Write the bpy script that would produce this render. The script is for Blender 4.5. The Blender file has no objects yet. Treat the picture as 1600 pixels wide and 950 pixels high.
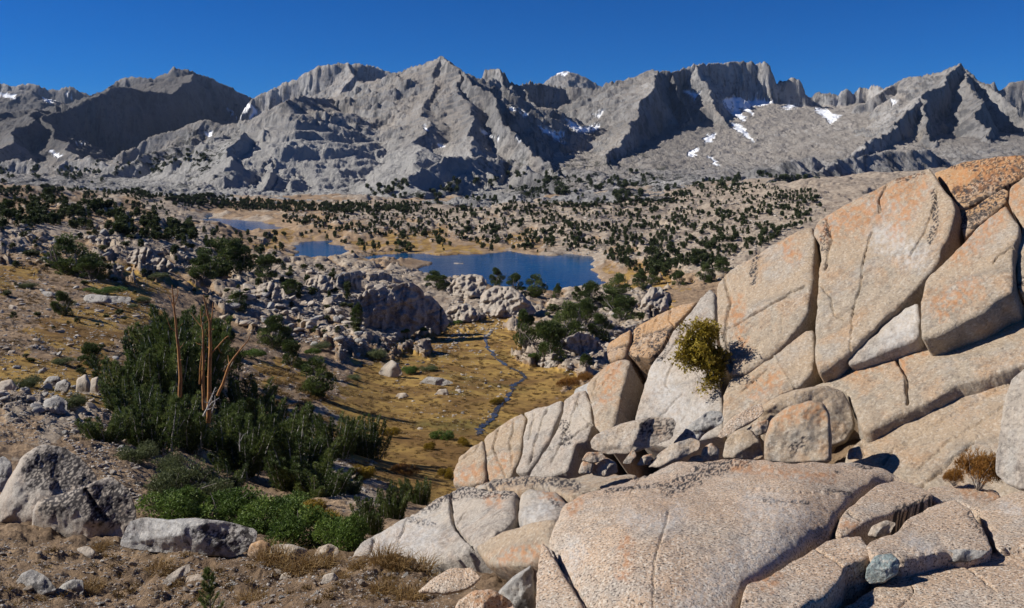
import bpy, math, random
import numpy as np
R = math.radians
rng = np.random.default_rng(7)
random.seed(7)

# ---------------------------------------------------------------- camera
C = bpy.context.scene
W0, H0, F = 1600.0, 950.0, 1331.0
TH = math.atan(240.0 / F)
ST, CT = math.sin(TH), math.cos(TH)
cam_d = bpy.data.cameras.new("camera")
cam = bpy.data.objects.new("camera", cam_d)
C.collection.objects.link(cam)
C.camera = cam
cam.location = (0, 0, 0)
cam.rotation_euler = (R(90) - TH, 0, 0)
cam_d.sensor_fit = 'HORIZONTAL'
cam_d.sensor_width = 36.0
cam_d.lens = 36.0 * F / W0
cam_d.clip_start = 0.1
cam_d.clip_end = 40000.0

# ---------------------------------------------------------------- sky, sun, exposure
SUN_AZ, SUN_EL = R(-86), R(35)          # azimuth from the view direction (+Y), negative = left
w = bpy.data.worlds.new("World")
C.world = w
w.use_nodes = True
wn = w.node_tree
sky = wn.nodes.new("ShaderNodeTexSky")
sky.sky_type = 'NISHITA'
sky.sun_disc = False
sky.sun_elevation = SUN_EL
sky.sun_rotation = SUN_AZ
sky.altitude = 3500
sky.air_density = 1.0
sky.dust_density = 0.0
sky.ozone_density = 4.0
bg = wn.nodes["Background"]
tint = wn.nodes.new("ShaderNodeMix"); tint.data_type = 'RGBA'; tint.blend_type = 'MULTIPLY'
tint.inputs[0].default_value = 1.0
tint.inputs[7].default_value = (0.05, 0.52, 1.12, 1)     # the thin, dry air of a high range: a deeper blue
wn.links.new(sky.outputs[0], tint.inputs[6])
wn.links.new(tint.outputs[2], bg.inputs[0])
bg.inputs[1].default_value = 0.055
sl = bpy.data.lights.new("sun", 'SUN')
so = bpy.data.objects.new("sun", sl)
C.collection.objects.link(so)
sl.energy = 5.0
sl.angle = R(0.53)
sl.color = (1.0, 0.95, 0.87)
from mathutils import Vector
sv = Vector((math.sin(SUN_AZ) * math.cos(SUN_EL), math.cos(SUN_AZ) * math.cos(SUN_EL), math.sin(SUN_EL)))
so.rotation_euler = sv.to_track_quat('Z', 'Y').to_euler()
vs = C.view_settings
vs.view_transform = 'Standard'
vs.look = 'None'
vs.exposure = 0.35
vs.gamma = 1.0
vs.use_curve_mapping = False
C.render.engine = 'CYCLES'
C.cycles.max_bounces = 4
C.cycles.diffuse_bounces = 2
C.cycles.glossy_bounces = 2
C.cycles.transparent_max_bounces = 4
C.cycles.use_denoising = True
C.cycles.caustics_reflective = False
C.cycles.caustics_refractive = False

# ---------------------------------------------------------------- projection
def sq(px, py):
    """ray through photo pixel -> (x/D, z/D), D the distance along +Y"""
    a = (np.asarray(px, float) - 800) / F
    b = (475 - np.asarray(py, float)) / F
    dy = CT + b * ST
    return a / dy, (-ST + b * CT) / dy
def at(px, py, D):
    s, q = sq(px, py)
    return np.stack([s * D, np.broadcast_to(D, np.shape(s)) * 1.0, q * D], -1)
def proj(P):
    x, y, z = P[..., 0], P[..., 1], P[..., 2]
    f = y * CT - z * ST
    u = y * ST + z * CT
    return 800 + F * x / f, 475 - F * u / f

# ---------------------------------------------------------------- noise
_p = np.random.default_rng(3).permutation(4096).astype(np.int64)
_ga = np.random.default_rng(4).random(4096) * 2 * np.pi
_gx, _gy = np.cos(_ga), np.sin(_ga)
_g3 = np.random.default_rng(5).normal(size=(4096, 3)); _g3 /= np.linalg.norm(_g3, axis=1)[:, None]
_r1 = np.random.default_rng(6).random((4096, 3))
def _h2(i, j): return _p[(_p[i & 4095] + j) & 4095]
def _h3(i, j, k): return _p[(_p[(_p[i & 4095] + j) & 4095] + k) & 4095]
def fade(t): return t * t * t * (t * (t * 6 - 15) + 10)
def n2(x, y):
    i = np.floor(x).astype(np.int64); j = np.floor(y).astype(np.int64)
    fx, fy = x - i, y - j
    u, v = fade(fx), fade(fy)
    def g(a, b):
        h = _h2(i + a, j + b); return _gx[h] * (fx - a) + _gy[h] * (fy - b)
    return 1.5 * ((g(0, 0) * (1 - u) + g(1, 0) * u) * (1 - v) + (g(0, 1) * (1 - u) + g(1, 1) * u) * v)
def n3(P):
    I = np.floor(P).astype(np.int64); f = P - I; u = fade(f)
    out = 0
    for a in (0, 1):
        for b in (0, 1):
            for c in (0, 1):
                h = _h3(I[..., 0] + a, I[..., 1] + b, I[..., 2] + c)
                d = _g3[h, 0] * (f[..., 0] - a) + _g3[h, 1] * (f[..., 1] - b) + _g3[h, 2] * (f[..., 2] - c)
                out = out + d * (u[..., 0] if a else 1 - u[..., 0]) * (u[..., 1] if b else 1 - u[..., 1]) * (u[..., 2] if c else 1 - u[..., 2])
    return 1.5 * out
def fbm2(x, y, o=5, g=0.5, l=2.03):
    s, a = 0, 1.0
    for k in range(o):
        s = s + a * n2(x + 17.3 * k, y - 9.1 * k); x = x * l; y = y * l; a *= g
    return s
def rid2(x, y, o=5, g=0.5, l=2.07):
    s, a, t = 0, 1.0, 0
    for k in range(o):
        s = s + a * (1 - 2 * np.abs(n2(x + 13.7 * k, y + 5.3 * k))); x = x * l; y = y * l; t += a; a *= g
    return s / t
def fbm3(P, o=4, g=0.5, l=2.03):
    s, a = 0, 1.0
    for k in range(o):
        s = s + a * n3(P + 11.7 * k); P = P * l; a *= g
    return s
def vor2(x, y):
    """F1, F2 and the id of the nearest cell, with the offset from its centre"""
    i = np.floor(x).astype(np.int64); j = np.floor(y).astype(np.int64)
    f1 = np.full(x.shape, 9.0); f2 = np.full(x.shape, 9.0); idn = np.zeros(x.shape, np.int64); ox = np.zeros(x.shape); oy = np.zeros(x.shape)
    for a in (-1, 0, 1):
        for b in (-1, 0, 1):
            h = _h2(i + a, j + b)
            ex = x - (i + a + _r1[h, 0]); ey = y - (j + b + _r1[h, 1])
            d = np.hypot(ex, ey)
            m = d < f1
            ox = np.where(m, ex, ox); oy = np.where(m, ey, oy)
            f2 = np.where(m, f1, np.minimum(f2, d)); idn = np.where(m, h, idn); f1 = np.where(m, d, f1)
    return f1, f2, idn, ox, oy
def smooth(a, b, x):
    t = np.clip((x - a) / (b - a), 0, 1); return t * t * (3 - 2 * t)
def tps_fit(X, v, lam=1e-4):
    n = len(X)
    d = np.linalg.norm(X[:, None] - X[None], axis=2)
    K = np.where(d > 0, d * d * np.log(d + 1e-12), 0) + lam * np.eye(n)
    Pm = np.c_[np.ones(n), X]
    A = np.zeros((n + 3, n + 3)); A[:n, :n] = K; A[:n, n:] = Pm; A[n:, :n] = Pm.T
    c = np.linalg.solve(A, np.r_[v, 0, 0, 0])
    return X, c
def tps_eval(t, Q):
    X, c = t; n = len(X); out = c[n] + Q[..., 0] * c[n + 1] + Q[..., 1] * c[n + 2]
    for k in range(n):
        d2 = (Q[..., 0] - X[k, 0]) ** 2 + (Q[..., 1] - X[k, 1]) ** 2
        out = out + c[k] * 0.5 * d2 * np.log(d2 + 1e-20)
    return out
def poly_sdf(px, py, poly):
    """signed distance (positive inside) and the nearest point of the outline"""
    poly = np.asarray(poly, float); n = len(poly)
    best = np.full(px.shape, 1e18); cx = np.zeros(px.shape); cy = np.zeros(px.shape)
    inside = np.zeros(px.shape, bool)
    for k in range(n):
        x0, y0 = poly[k]; x1, y1 = poly[(k + 1) % n]
        dx, dy = x1 - x0, y1 - y0
        t = np.clip(((px - x0) * dx + (py - y0) * dy) / (dx * dx + dy * dy + 1e-12), 0, 1)
        qx, qy = x0 + t * dx, y0 + t * dy
        d = (px - qx) ** 2 + (py - qy) ** 2
        m = d < best
        best = np.where(m, d, best); cx = np.where(m, qx, cx); cy = np.where(m, qy, cy)
        if y0 != y1:
            c = ((y0 > py) != (y1 > py)) & (px < x0 + (py - y0) * dx / (y1 - y0))
            inside ^= c
    d = np.sqrt(best)
    return np.where(inside, d, -d), cx, cy
def line_dist(px, py, pts):
    pts = np.asarray(pts, float); best = np.full(px.shape, 1e9)
    for k in range(len(pts) - 1):
        x0, y0 = pts[k]; dx, dy = pts[k + 1] - pts[k]
        t = np.clip(((px - x0) * dx + (py - y0) * dy) / (dx * dx + dy * dy + 1e-12), 0, 1)
        best = np.minimum(best, np.hypot(px - x0 - t * dx, py - y0 - t * dy))
    return best

# ---------------------------------------------------------------- mesh helpers
def mesh_np(name, V, Fc, mat, attrs=None, smooth_=True, mats=None, mi=None):
    """V (n,3), Fc (m,3) or (m,4)"""
    me = bpy.data.meshes.new(name)
    V = np.ascontiguousarray(V, np.float32); Fc = np.ascontiguousarray(Fc, np.int32)
    k = Fc.shape[1]
    me.vertices.add(len(V)); me.vertices.foreach_set("co", V.ravel())
    me.loops.add(Fc.size); me.loops.foreach_set("vertex_index", Fc.ravel())
    me.polygons.add(len(Fc))
    me.polygons.foreach_set("loop_start", np.arange(0, Fc.size, k, dtype=np.int32))
    me.polygons.foreach_set("loop_total", np.full(len(Fc), k, np.int32))
    me.polygons.foreach_set("use_smooth", np.full(len(Fc), smooth_, bool))
    for m in (mats or [mat]): me.materials.append(m)
    if mi is not None: me.polygons.foreach_set("material_index", np.ascontiguousarray(mi, np.int32))
    me.update(calc_edges=True)
    for an, (dom, val) in (attrs or {}).items():
        at_ = me.attributes.new(an, 'FLOAT', dom); at_.data.foreach_set("value", np.ascontiguousarray(val, np.float32))
    return me
def link(name, me, parent=None, loc=None):
    o = bpy.data.objects.new(name, me); C.collection.objects.link(o)
    if parent: o.parent = parent
    if loc is not None: o.location = loc
    return o
def tag(o, label=None, cat=None, group=None, kind=None):
    if label: o["label"] = label
    if cat: o["category"] = cat
    if group: o["group"] = group
    if kind: o["kind"] = kind
    return o
def grid_faces(nr, nc):
    i = np.arange(nr - 1)[:, None] * nc + np.arange(nc - 1)[None]
    return np.stack([i, i + 1, i + nc + 1, i + nc], -1).reshape(-1, 4)

# ---------------------------------------------------------------- materials
def nodes_mat(name, rough=0.9, spec=0.2):
    m = bpy.data.materials.new(name); m.use_nodes = True
    nt = m.node_tree; b = nt.nodes["Principled BSDF"]
    b.inputs["Roughness"].default_value = rough; b.inputs["Specular IOR Level"].default_value = spec
    return m, nt, b
class N:
    def __init__(s, nt): s.t = nt; s.co = None
    def geo(s):
        if s.co is None: s.co = s.t.nodes.new("ShaderNodeTexCoord").outputs["Object"]
        return s.co
    def noise(s, scale, detail=4, rough=0.55, vec=None, dist=0, kind='FBM'):
        n = s.t.nodes.new("ShaderNodeTexNoise"); n.inputs["Scale"].default_value = scale; n.inputs["Detail"].default_value = detail
        n.inputs["Roughness"].default_value = rough; n.inputs["Distortion"].default_value = dist
        s.t.links.new(vec or s.geo(), n.inputs["Vector"]); return n.outputs[0]
    def vor(s, scale, feat='F1', out="Distance", vec=None, rnd=1):
        n = s.t.nodes.new("ShaderNodeTexVoronoi"); n.feature = feat; n.inputs["Scale"].default_value = scale; n.inputs["Randomness"].default_value = rnd
        s.t.links.new(vec or s.geo(), n.inputs["Vector"]); return n.outputs[out]
    def attr(s, name):
        n = s.t.nodes.new("ShaderNodeAttribute"); n.attribute_name = name; return n.outputs["Fac"]
    def ramp(s, fac, stops, interp='LINEAR'):
        n = s.t.nodes.new("ShaderNodeValToRGB"); n.color_ramp.interpolation = interp
        e = n.color_ramp.elements
        while len(e) < len(stops): e.new(0.5)
        for k, (p, c) in enumerate(stops):
            e[k].position = p; e[k].color = (*c, 1) if not np.isscalar(c) else (c, c, c, 1)
        s.t.links.new(fac, n.inputs[0]); return n.outputs[0]
    def math(s, op, a, b=None, clamp=False):
        n = s.t.nodes.new("ShaderNodeMath"); n.operation = op; n.use_clamp = clamp
        for k, v in enumerate((a, b)):
            if v is None: continue
            if np.isscalar(v): n.inputs[k].default_value = v
            else: s.t.links.new(v, n.inputs[k])
        return n.outputs[0]
    def mix(s, f, a, b, mode='MIX'):
        n = s.t.nodes.new("ShaderNodeMix"); n.data_type = 'RGBA'; n.blend_type = mode
        for k, v in ((0, f), (6, a), (7, b)):
            if isinstance(v, (int, float)): n.inputs[k].default_value = v
            elif isinstance(v, tuple): n.inputs[k].default_value = (*v, 1)
            else: s.t.links.new(v, n.inputs[k])
        return n.outputs[2]
    def mapping(s, sc, rot=(0, 0, 0)):
        n = s.t.nodes.new("ShaderNodeMapping"); n.inputs["Scale"].default_value = sc; n.inputs["Rotation"].default_value = rot
        s.t.links.new(s.geo(), n.inputs[0]); return n.outputs[0]
    def bump(s, h, strength, dist, b):
        n = s.t.nodes.new("ShaderNodeBump"); n.inputs["Strength"].default_value = strength; n.inputs["Distance"].default_value = dist
        s.t.links.new(h, n.inputs["Height"]); s.t.links.new(n.outputs[0], b.inputs["Normal"])

def granite(name, base, tint, orange=0.5, lichen=0.3, grain=70.0, dark=(0.035, 0.03, 0.03), grain_amt=0.5, oc=(0.46, 0.25, 0.11), big=0.6):
    m, nt, b = nodes_mat(name, 0.85, 0.25); n = N(nt)
    col = n.mix(n.ramp(n.noise(big, 5, 0.6), [(0.32, 0.0), (0.68, 1.0)]), base, tint)
    # long weathering streaks and patches
    col = n.mix(n.math('MULTIPLY', n.ramp(n.noise(big * 2.2, 6, 0.68, dist=0.6), [(0.5, 0.0), (0.7, 1.0)]), orange), col, oc)
    col = n.mix(n.math('MULTIPLY', n.ramp(n.noise(big * 3.1, 7, 0.7, vec=n.mapping((1, 1, 0.8), (0.3, 0.5, 1.0))), [(0.5, 0.0), (0.66, 1.0)]), 0.5), col, (0.36, 0.36, 0.34))
    # mineral grain: pale feldspar, smoky quartz and black mica
    g1 = n.noise(grain, 2, 0.6)
    col = n.mix(n.math('MULTIPLY', n.ramp(g1, [(0.36, 1.0), (0.48, 0.0)]), grain_amt), col, (0.06, 0.05, 0.045))
    g2 = n.noise(grain * 0.8, 2, 0.6, vec=n.mapping((1, 1, 1), (1.0, 0.4, 0.2)))
    col = n.mix(n.math('MULTIPLY', n.ramp(g2, [(0.54, 0.0), (0.64, 1.0)]), grain_amt * 0.8), col, (0.70, 0.63, 0.53))
    mask = n.math('MULTIPLY', n.ramp(n.noise(big * 1.2, 3, 0.5), [(0.45, 0.0), (0.6, 1.0)]), n.ramp(n.noise(6, 6, 0.72), [(0.52, 0.0), (0.56, 1.0)]))
    col = n.mix(n.math('MULTIPLY', mask, lichen), col, dark)
    col = n.mix(n.attr("lich_shade"), col, (0.042, 0.036, 0.036))  # black lichen, and the shade painted on two loose boulders
    col = n.mix(n.attr("rust"), col, (0.44, 0.19, 0.065))
    col = n.mix(n.attr("pale"), col, (0.55, 0.54, 0.52))
    nt.links.new(col, b.inputs["Base Color"])
    h = n.math('ADD', n.math('MULTIPLY', n.noise(3.5, 10, 0.74), 1.0), n.math('MULTIPLY', n.noise(grain * 0.5, 3, 0.6), 0.15))
    n.bump(h, 0.9, 0.07, b)
    return m
M = {}
M['granite_pink'] = granite("granite_pink", (0.53, 0.365, 0.24), (0.54, 0.43, 0.325), orange=0.35, lichen=0.10, grain=85, grain_amt=1.0, big=0.9)
M['granite_tan'] = granite("granite_tan", (0.40, 0.295, 0.195), (0.35, 0.295, 0.225), orange=0.6, lichen=0.25, grain=36, grain_amt=0.32)
M['granite_orange'] = granite("granite_orange", (0.44, 0.255, 0.12), (0.40, 0.27, 0.16), orange=0.8, lichen=0.9, grain=36, grain_amt=0.32)
M['granite_pale'] = granite("granite_pale", (0.46, 0.39, 0.31), (0.36, 0.32, 0.275), orange=0.3, lichen=0.3, grain=36, grain_amt=0.32)
M['granite_grey'] = granite("granite_grey", (0.30, 0.29, 0.27), (0.42, 0.40, 0.37), orange=0.12, lichen=0.9, grain=30, grain_amt=0.4, big=1.2)
M['granite_blue'] = granite("granite_blue", (0.20, 0.25, 0.25), (0.30, 0.36, 0.35), orange=0.1, lichen=0.1, grain=60, grain_amt=0.6)
M['granite_far'] = granite("granite_far", (0.32, 0.265, 0.21), (0.40, 0.35, 0.29), orange=0.25, lichen=0.7, grain=3.0, grain_amt=0.35, big=0.12)
M['stone'] = granite("stone", (0.40, 0.31, 0.22), (0.42, 0.37, 0.31), orange=0.45, lichen=0.25, grain=40, grain_amt=0.4, big=2.5)
M["rubble"] = granite("rubble", (0.30, 0.26, 0.215), (0.46, 0.43, 0.39), orange=0.35, lichen=0.2, grain=12, grain_amt=0.3, big=1.4)

def foliage(name, c0, c1, c2):
    m, nt, b = nodes_mat(name, 0.55, 0.25); n = N(nt)
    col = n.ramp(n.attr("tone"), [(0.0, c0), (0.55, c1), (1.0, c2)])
    nt.links.new(col, b.inputs["Base Color"])
    tr = nt.nodes.new("ShaderNodeBsdfTranslucent"); nt.links.new(col, tr.inputs[0])
    mx = nt.nodes.new("ShaderNodeMixShader"); mx.inputs[0].default_value = 0.22
    nt.links.new(b.outputs[0], mx.inputs[1]); nt.links.new(tr.outputs[0], mx.inputs[2])
    nt.links.new(mx.outputs[0], nt.nodes["Material Output"].inputs[0])
    return m
M['pine'] = foliage("pine_needles", (0.030, 0.050, 0.016), (0.13, 0.175, 0.048), (0.34, 0.36, 0.12))
M['pine_far'] = foliage("distant_needles", (0.020, 0.032, 0.011), (0.058, 0.078, 0.024), (0.13, 0.15, 0.05))
M['scrub'] = foliage('scrub_leaves', (0.03, 0.04, 0.014), (0.08, 0.095, 0.03), (0.18, 0.18, 0.06))
M['willow'] = foliage("willow_leaves", (0.03, 0.06, 0.012), (0.12, 0.19, 0.035), (0.30, 0.36, 0.08))
M['sage'] = foliage("olive_leaves", (0.05, 0.065, 0.025), (0.15, 0.175, 0.07), (0.32, 0.34, 0.16))
M['gold'] = foliage("golden_leaves", (0.12, 0.08, 0.01), (0.30, 0.20, 0.02), (0.5, 0.36, 0.04))
M['rustbush'] = foliage("rusty_leaves", (0.14, 0.06, 0.015), (0.30, 0.14, 0.03), (0.42, 0.25, 0.06))
M['straw'] = foliage("dry_grass", (0.12, 0.07, 0.025), (0.27, 0.165, 0.06), (0.42, 0.29, 0.12))
M['straw_dim'] = foliage('meadow_grass', (0.08, 0.045, 0.018), (0.18, 0.11, 0.035), (0.28, 0.19, 0.06))
def plain(name, c0, c1, scale, rough=0.8):
    m, nt, b = nodes_mat(name, rough, 0.2); n = N(nt)
    nt.links.new(n.ramp(n.noise(scale, 5, 0.6), [(0.35, c0), (0.65, c1)]), b.inputs["Base Color"]); return m
M['bark'] = plain("weathered_bark", (0.16, 0.13, 0.11), (0.34, 0.31, 0.28), 9)
M['bark_orange'] = plain("orange_bark", (0.20, 0.10, 0.05), (0.50, 0.24, 0.08), 2.5)
M['bark_grey'] = plain("bleached_wood", (0.34, 0.31, 0.28), (0.55, 0.53, 0.50), 6)

# mountain rock
def mountain_mat():
    m, nt, b = nodes_mat("mountain_rock", 0.95, 0.1); n = N(nt)
    col = n.mix(n.ramp(n.noise(0.004, 7, 0.62), [(0.38, 0.0), (0.62, 1.0)]), (0.31, 0.30, 0.29), (0.50, 0.485, 0.465))
    st = n.noise(0.014, 7, 0.68, vec=n.mapping((1, 0.35, 0.35), (0.0, 0.0, 0.25)))
    col = n.mix(n.ramp(st, [(0.48, 0.0), (0.7, 0.6)]), col, (0.38, 0.31, 0.24))
    st2 = n.noise(0.035, 8, 0.72, vec=n.mapping((1, 0.22, 0.22), (0.0, 0.0, 0.2)))
    col = n.mix(n.ramp(st2, [(0.40, 0.85), (0.50, 0.0)]), col, (0.12, 0.12, 0.125))
    col = n.mix(n.ramp(n.noise(0.05, 6, 0.7), [(0.36, 0.75), (0.47, 0.0)]), col, (0.13, 0.125, 0.12))
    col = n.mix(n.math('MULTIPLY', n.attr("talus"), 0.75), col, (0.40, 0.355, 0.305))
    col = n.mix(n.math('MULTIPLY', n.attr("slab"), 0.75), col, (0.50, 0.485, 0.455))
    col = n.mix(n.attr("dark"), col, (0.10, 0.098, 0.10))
    dots = n.math('MULTIPLY', n.attr("scrub"), n.ramp(n.noise(0.06, 5, 0.7), [(0.5, 0.0), (0.54, 1.0)]))
    col = n.mix(dots, col, (0.025, 0.03, 0.018))
    col = n.mix(n.attr("snow"), col, (0.85, 0.87, 0.9))
    nt.links.new(col, b.inputs["Base Color"])
    rock = n.math('SUBTRACT', 1.0, n.attr("snow"))
    n.bump(n.math('MULTIPLY', n.math('ADD', n.math('MULTIPLY', n.noise(0.06, 10, 0.78), 0.6), n.math('MULTIPLY', n.noise(0.08, 9, 0.76, vec=n.mapping((1, 0.25, 0.25), (0.0, 0.0, -0.2))), 0.9)), rock), 1.0, 16.0, b)
    return m
M['mountain'] = mountain_mat()

def terrain_mat():
    m, nt, b = nodes_mat("alpine_ground", 0.95, 0.1); n = N(nt)
    soil = n.mix(n.ramp(n.noise(0.12, 8, 0.7), [(0.38, 0.0), (0.62, 1.0)]), (0.25, 0.17, 0.105), (0.42, 0.30, 0.19))
    soil = n.mix(n.ramp(n.noise(2.5, 7, 0.75), [(0.42, 0.7), (0.55, 0.0)]), soil, (0.13, 0.09, 0.06))
    mead = n.mix(n.ramp(n.noise(0.09, 8, 0.68, dist=0.5), [(0.42, 0.0), (0.58, 1.0)]), (0.20, 0.115, 0.04), (0.40, 0.255, 0.075))
    mead = n.mix(n.ramp(n.noise(0.5, 8, 0.75), [(0.36, 0.7), (0.5, 0.0)]), mead, (0.10, 0.055, 0.025))
    mead = n.mix(n.ramp(n.noise(0.06, 6, 0.7, vec=n.mapping((1, 1, 1), (0, 0, 1))), [(0.55, 0.0), (0.66, 0.5)]), mead, (0.10, 0.11, 0.03))
    rock = n.mix(n.ramp(n.noise(0.2, 8, 0.7), [(0.38, 0.0), (0.6, 1.0)]), (0.22, 0.17, 0.13), (0.42, 0.35, 0.27))
    rock = n.mix(n.ramp(n.noise(1.2, 8, 0.75), [(0.34, 0.75), (0.48, 0.0)]), rock, (0.10, 0.085, 0.075))
    edge = n.noise(0.8, 7, 0.75)
    def soft(a, k=1.0):
        return n.ramp(n.math('ADD', n.attr(a), n.math('MULTIPLY', n.math('SUBTRACT', edge, 0.5), k)), [(0.42, 0.0), (0.58, 1.0)])
    col = n.mix(soft("meadow", 0.8), soil, mead)
    col = n.mix(soft("rock", 1.0), col, rock)
    col = n.mix(n.math('MULTIPLY', soft("bare", 0.6), 0.8), col, (0.36, 0.30, 0.235))
    nt.links.new(col, b.inputs["Base Color"])
    n.bump(n.math('ADD', n.noise(0.9, 9, 0.75), n.math('MULTIPLY', n.noise(7.0, 7, 0.75), 0.12)), 0.9, 0.35, b)
    return m
M['ground'] = terrain_mat()
def water_mat(name, c, rough, bump):
    m, nt, b = nodes_mat(name, rough, 0.3); n = N(nt)
    col = n.mix(n.ramp(n.noise(0.012, 3, 0.5), [(0.35, 0.0), (0.7, 1.0)]), c, (c[0] * 1.5, c[1] * 1.7, c[2] * 1.4))
    nt.links.new(col, b.inputs["Base Color"])
    n.bump(n.noise(0.35, 4, 0.6, vec=n.mapping((0.35, 1, 1))), bump, 0.3, b); return m
M['water'] = water_mat("lake_water", (0.000, 0.040, 0.115), 0.08, 0.7)
M['stream'] = water_mat("stream_water", (0.035, 0.04, 0.06), 0.2, 0.9)

# ================================================================ ground
ctrl = []
def column(px, rows):
    for py, D in rows: ctrl.append((px, py, D))
column(-120, [(955, 7), (870, 9.5), (800, 13), (700, 23), (600, 40), (500, 70), (430, 105), (370, 160), (330, 260), (300, 420), (283, 600), (276, 760), (290, 900), (305, 1250)])
column(40, [(955, 7), (870, 9.5), (800, 13), (700, 23), (600, 43), (500, 80), (430, 122), (370, 180), (330, 270), (300, 420), (284, 600), (275, 760), (290, 900), (305, 1250)])
column(200, [(955, 7), (870, 9.5), (800, 14), (700, 27), (600, 53), (500, 96), (430, 148), (380, 215), (345, 300), (315, 480), (288, 700), (286, 800), (302, 1000), (312, 1250)])
column(400, [(955, 6.5), (880, 9), (830, 17), (780, 30), (720, 44), (650, 64), (580, 95), (520, 135), (460, 190), (420, 260), (395, 450), (372, 690), (335, 930), (318, 1100), (310, 1250)])
column(500, [(955, 6), (880, 9), (840, 17), (790, 30), (720, 50), (650, 76), (600, 100), (540, 138), (480, 190), (440, 250), (418, 400), (372, 690), (340, 880), (320, 1100), (312, 1250)])
column(600, [(955, 6), (880, 8.5), (850, 11), (800, 30), (740, 52), (700, 70), (640, 95), (590, 125), (540, 160), (500, 200), (445, 260), (418, 400), (385, 640), (350, 850), (322, 1100), (314, 1250)])
column(700, [(955, 5.6), (890, 8), (862, 10), (830, 22), (770, 50), (700, 72), (640, 100), (590, 128), (540, 170), (500, 210), (455, 265)])
column(800, [(955, 5.2), (900, 8), (880, 11), (860, 16), (780, 45), (690, 82), (620, 115), (580, 140), (530, 180), (500, 215), (480, 250), (465, 300), (388, 620), (350, 850), (325, 1080), (315, 1250)])
column(960, [(1250, 4), (1050, 6), (850, 10), (740, 15), (800, 20), (720, 50), (640, 100), (560, 150), (520, 190), (480, 260), (455, 340), (425, 440), (385, 620), (350, 830), (320, 1100), (300, 1300)])
column(1110, [(1250, 4), (1050, 6), (850, 9.5), (640, 13.5), (640, 15), (760, 22), (680, 60), (600, 120), (500, 200), (460, 300), (430, 400), (400, 500), (370, 650), (340, 820), (308, 1050), (290, 1300)])
column(1260, [(1250, 4), (1050, 6), (880, 8.5), (560, 12.8), (580, 15), (740, 25), (640, 90), (500, 220), (430, 350), (400, 440), (370, 560), (340, 700), (308, 900), (288, 1150), (275, 1400)])
column(1440, [(1250, 4), (1050, 6), (860, 8), (470, 12.6), (500, 15), (700, 28), (580, 110), (450, 300), (400, 430), (360, 600), (330, 750), (300, 950), (280, 1200), (266, 1400)])
column(1640, [(1250, 4), (1050, 6), (800, 8), (420, 12.6), (450, 16), (680, 30), (560, 120), (430, 320), (360, 560), (330, 700), (300, 900), (280, 1150), (262, 1400)])
column(1900, [(1250, 4), (1000, 6), (700, 8.5), (400, 12.6), (430, 17), (650, 32), (500, 140), (400, 350), (330, 700), (290, 1000), (262, 1400)])
ca = np.array(ctrl); s_, q_ = sq(ca[:, 0], ca[:, 1])
T = tps_fit(np.stack([s_ * 3.0, np.log(ca[:, 2])], 1), q_, 3e-4)
LZ = -70.0
lakes = {
 'far': [(300, 352), (305, 345), (320, 341), (345, 341), (372, 343), (400, 345), (425, 351), (440, 357), (405, 360), (365, 364), (330, 362), (305, 358)],
 'pond': [(318, 338), (322, 332), (334, 332), (336, 339), (326, 341)],
 'mid': [(448, 408), (466, 396), (452, 387), (470, 380), (490, 377), (518, 375), (523, 382), (541, 389), (530, 402), (522, 412), (500, 416), (470, 416)],
 'big': [(572, 402), (590, 398), (620, 396), (660, 396), (700, 399), (760, 397), (790, 392), (820, 395), (860, 400), (900, 397), (926, 402), (925, 418), (936, 431), (948, 441), (930, 449), (900, 460), (850, 472), (780, 466), (700, 464), (652, 452), (634, 432), (668, 417), (662, 407), (630, 405), (604, 411), (580, 410)],
}
def lake_xy(poly, rag=1.0):
    P = np.array(poly, float); n = len(P); out = []
    for k in range(n):
        a, b = P[k], P[(k + 1) % n]
        for t in np.linspace(0, 1, 7)[:-1]: out.append(a + (b - a) * t)
    s, q = sq(*np.array(out).T)
    D = LZ / q; x, y = s * D, D
    return np.stack([x + 5 * rag * fbm2(x / 22, y / 22, 3), y + 7 * rag * fbm2(x / 22 + 50, y / 22, 3)], 1)
lake_polys = {k: lake_xy(v) for k, v in lakes.items()}

meadow_px = [
 [(470, 700), (500, 640), (540, 600), (560, 565), (600, 560), (650, 545), (700, 510), (760, 488), (810, 490), (820, 530), (850, 575), (930, 605), (930, 640), (840, 660), (700, 790), (600, 760)],
 [(-60, 560), (100, 560), (200, 575), (215, 620), (160, 640), (0, 620), (-60, 620)],
 [(150, 425), (240, 425), (300, 445), (200, 465), (140, 455)], [(-60, 400), (30, 410), (60, 440), (0, 455), (-60, 450)],
 [(180, 455), (240, 460), (230, 500), (150, 560), (60, 540), (60, 500)],
 [(400, 590), (440, 560), (480, 580), (440, 610)],
 [(560, 372), (700, 372), (860, 385), (860, 398), (700, 398), (560, 400)], [(380, 365), (460, 360), (560, 372), (560, 380), (440, 385), (400, 380)],
 [(940, 405), (1060, 420), (1060, 445), (950, 432)], [(1030, 455), (1060, 455), (1050, 485), (1020, 490)], [(640, 300), (700, 300), (700, 306), (640, 306)],
]
bare_px = [[(20, 720), (55, 690), (75, 660), (100, 640), (160, 640), (110, 670), (80, 700), (60, 730)], [(490, 690), (560, 730), (600, 790), (560, 800), (480, 740)], [(340, 690), (365, 690), (370, 740), (330, 730)],
           [(430, 640), (520, 650), (520, 690), (440, 680)], [(220, 320), (330, 345), (300, 352), (210, 335)], [(30, 345), (130, 350), (150, 375), (60, 372)], [(570, 425), (640, 455), (600, 470), (560, 450)]]
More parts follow.
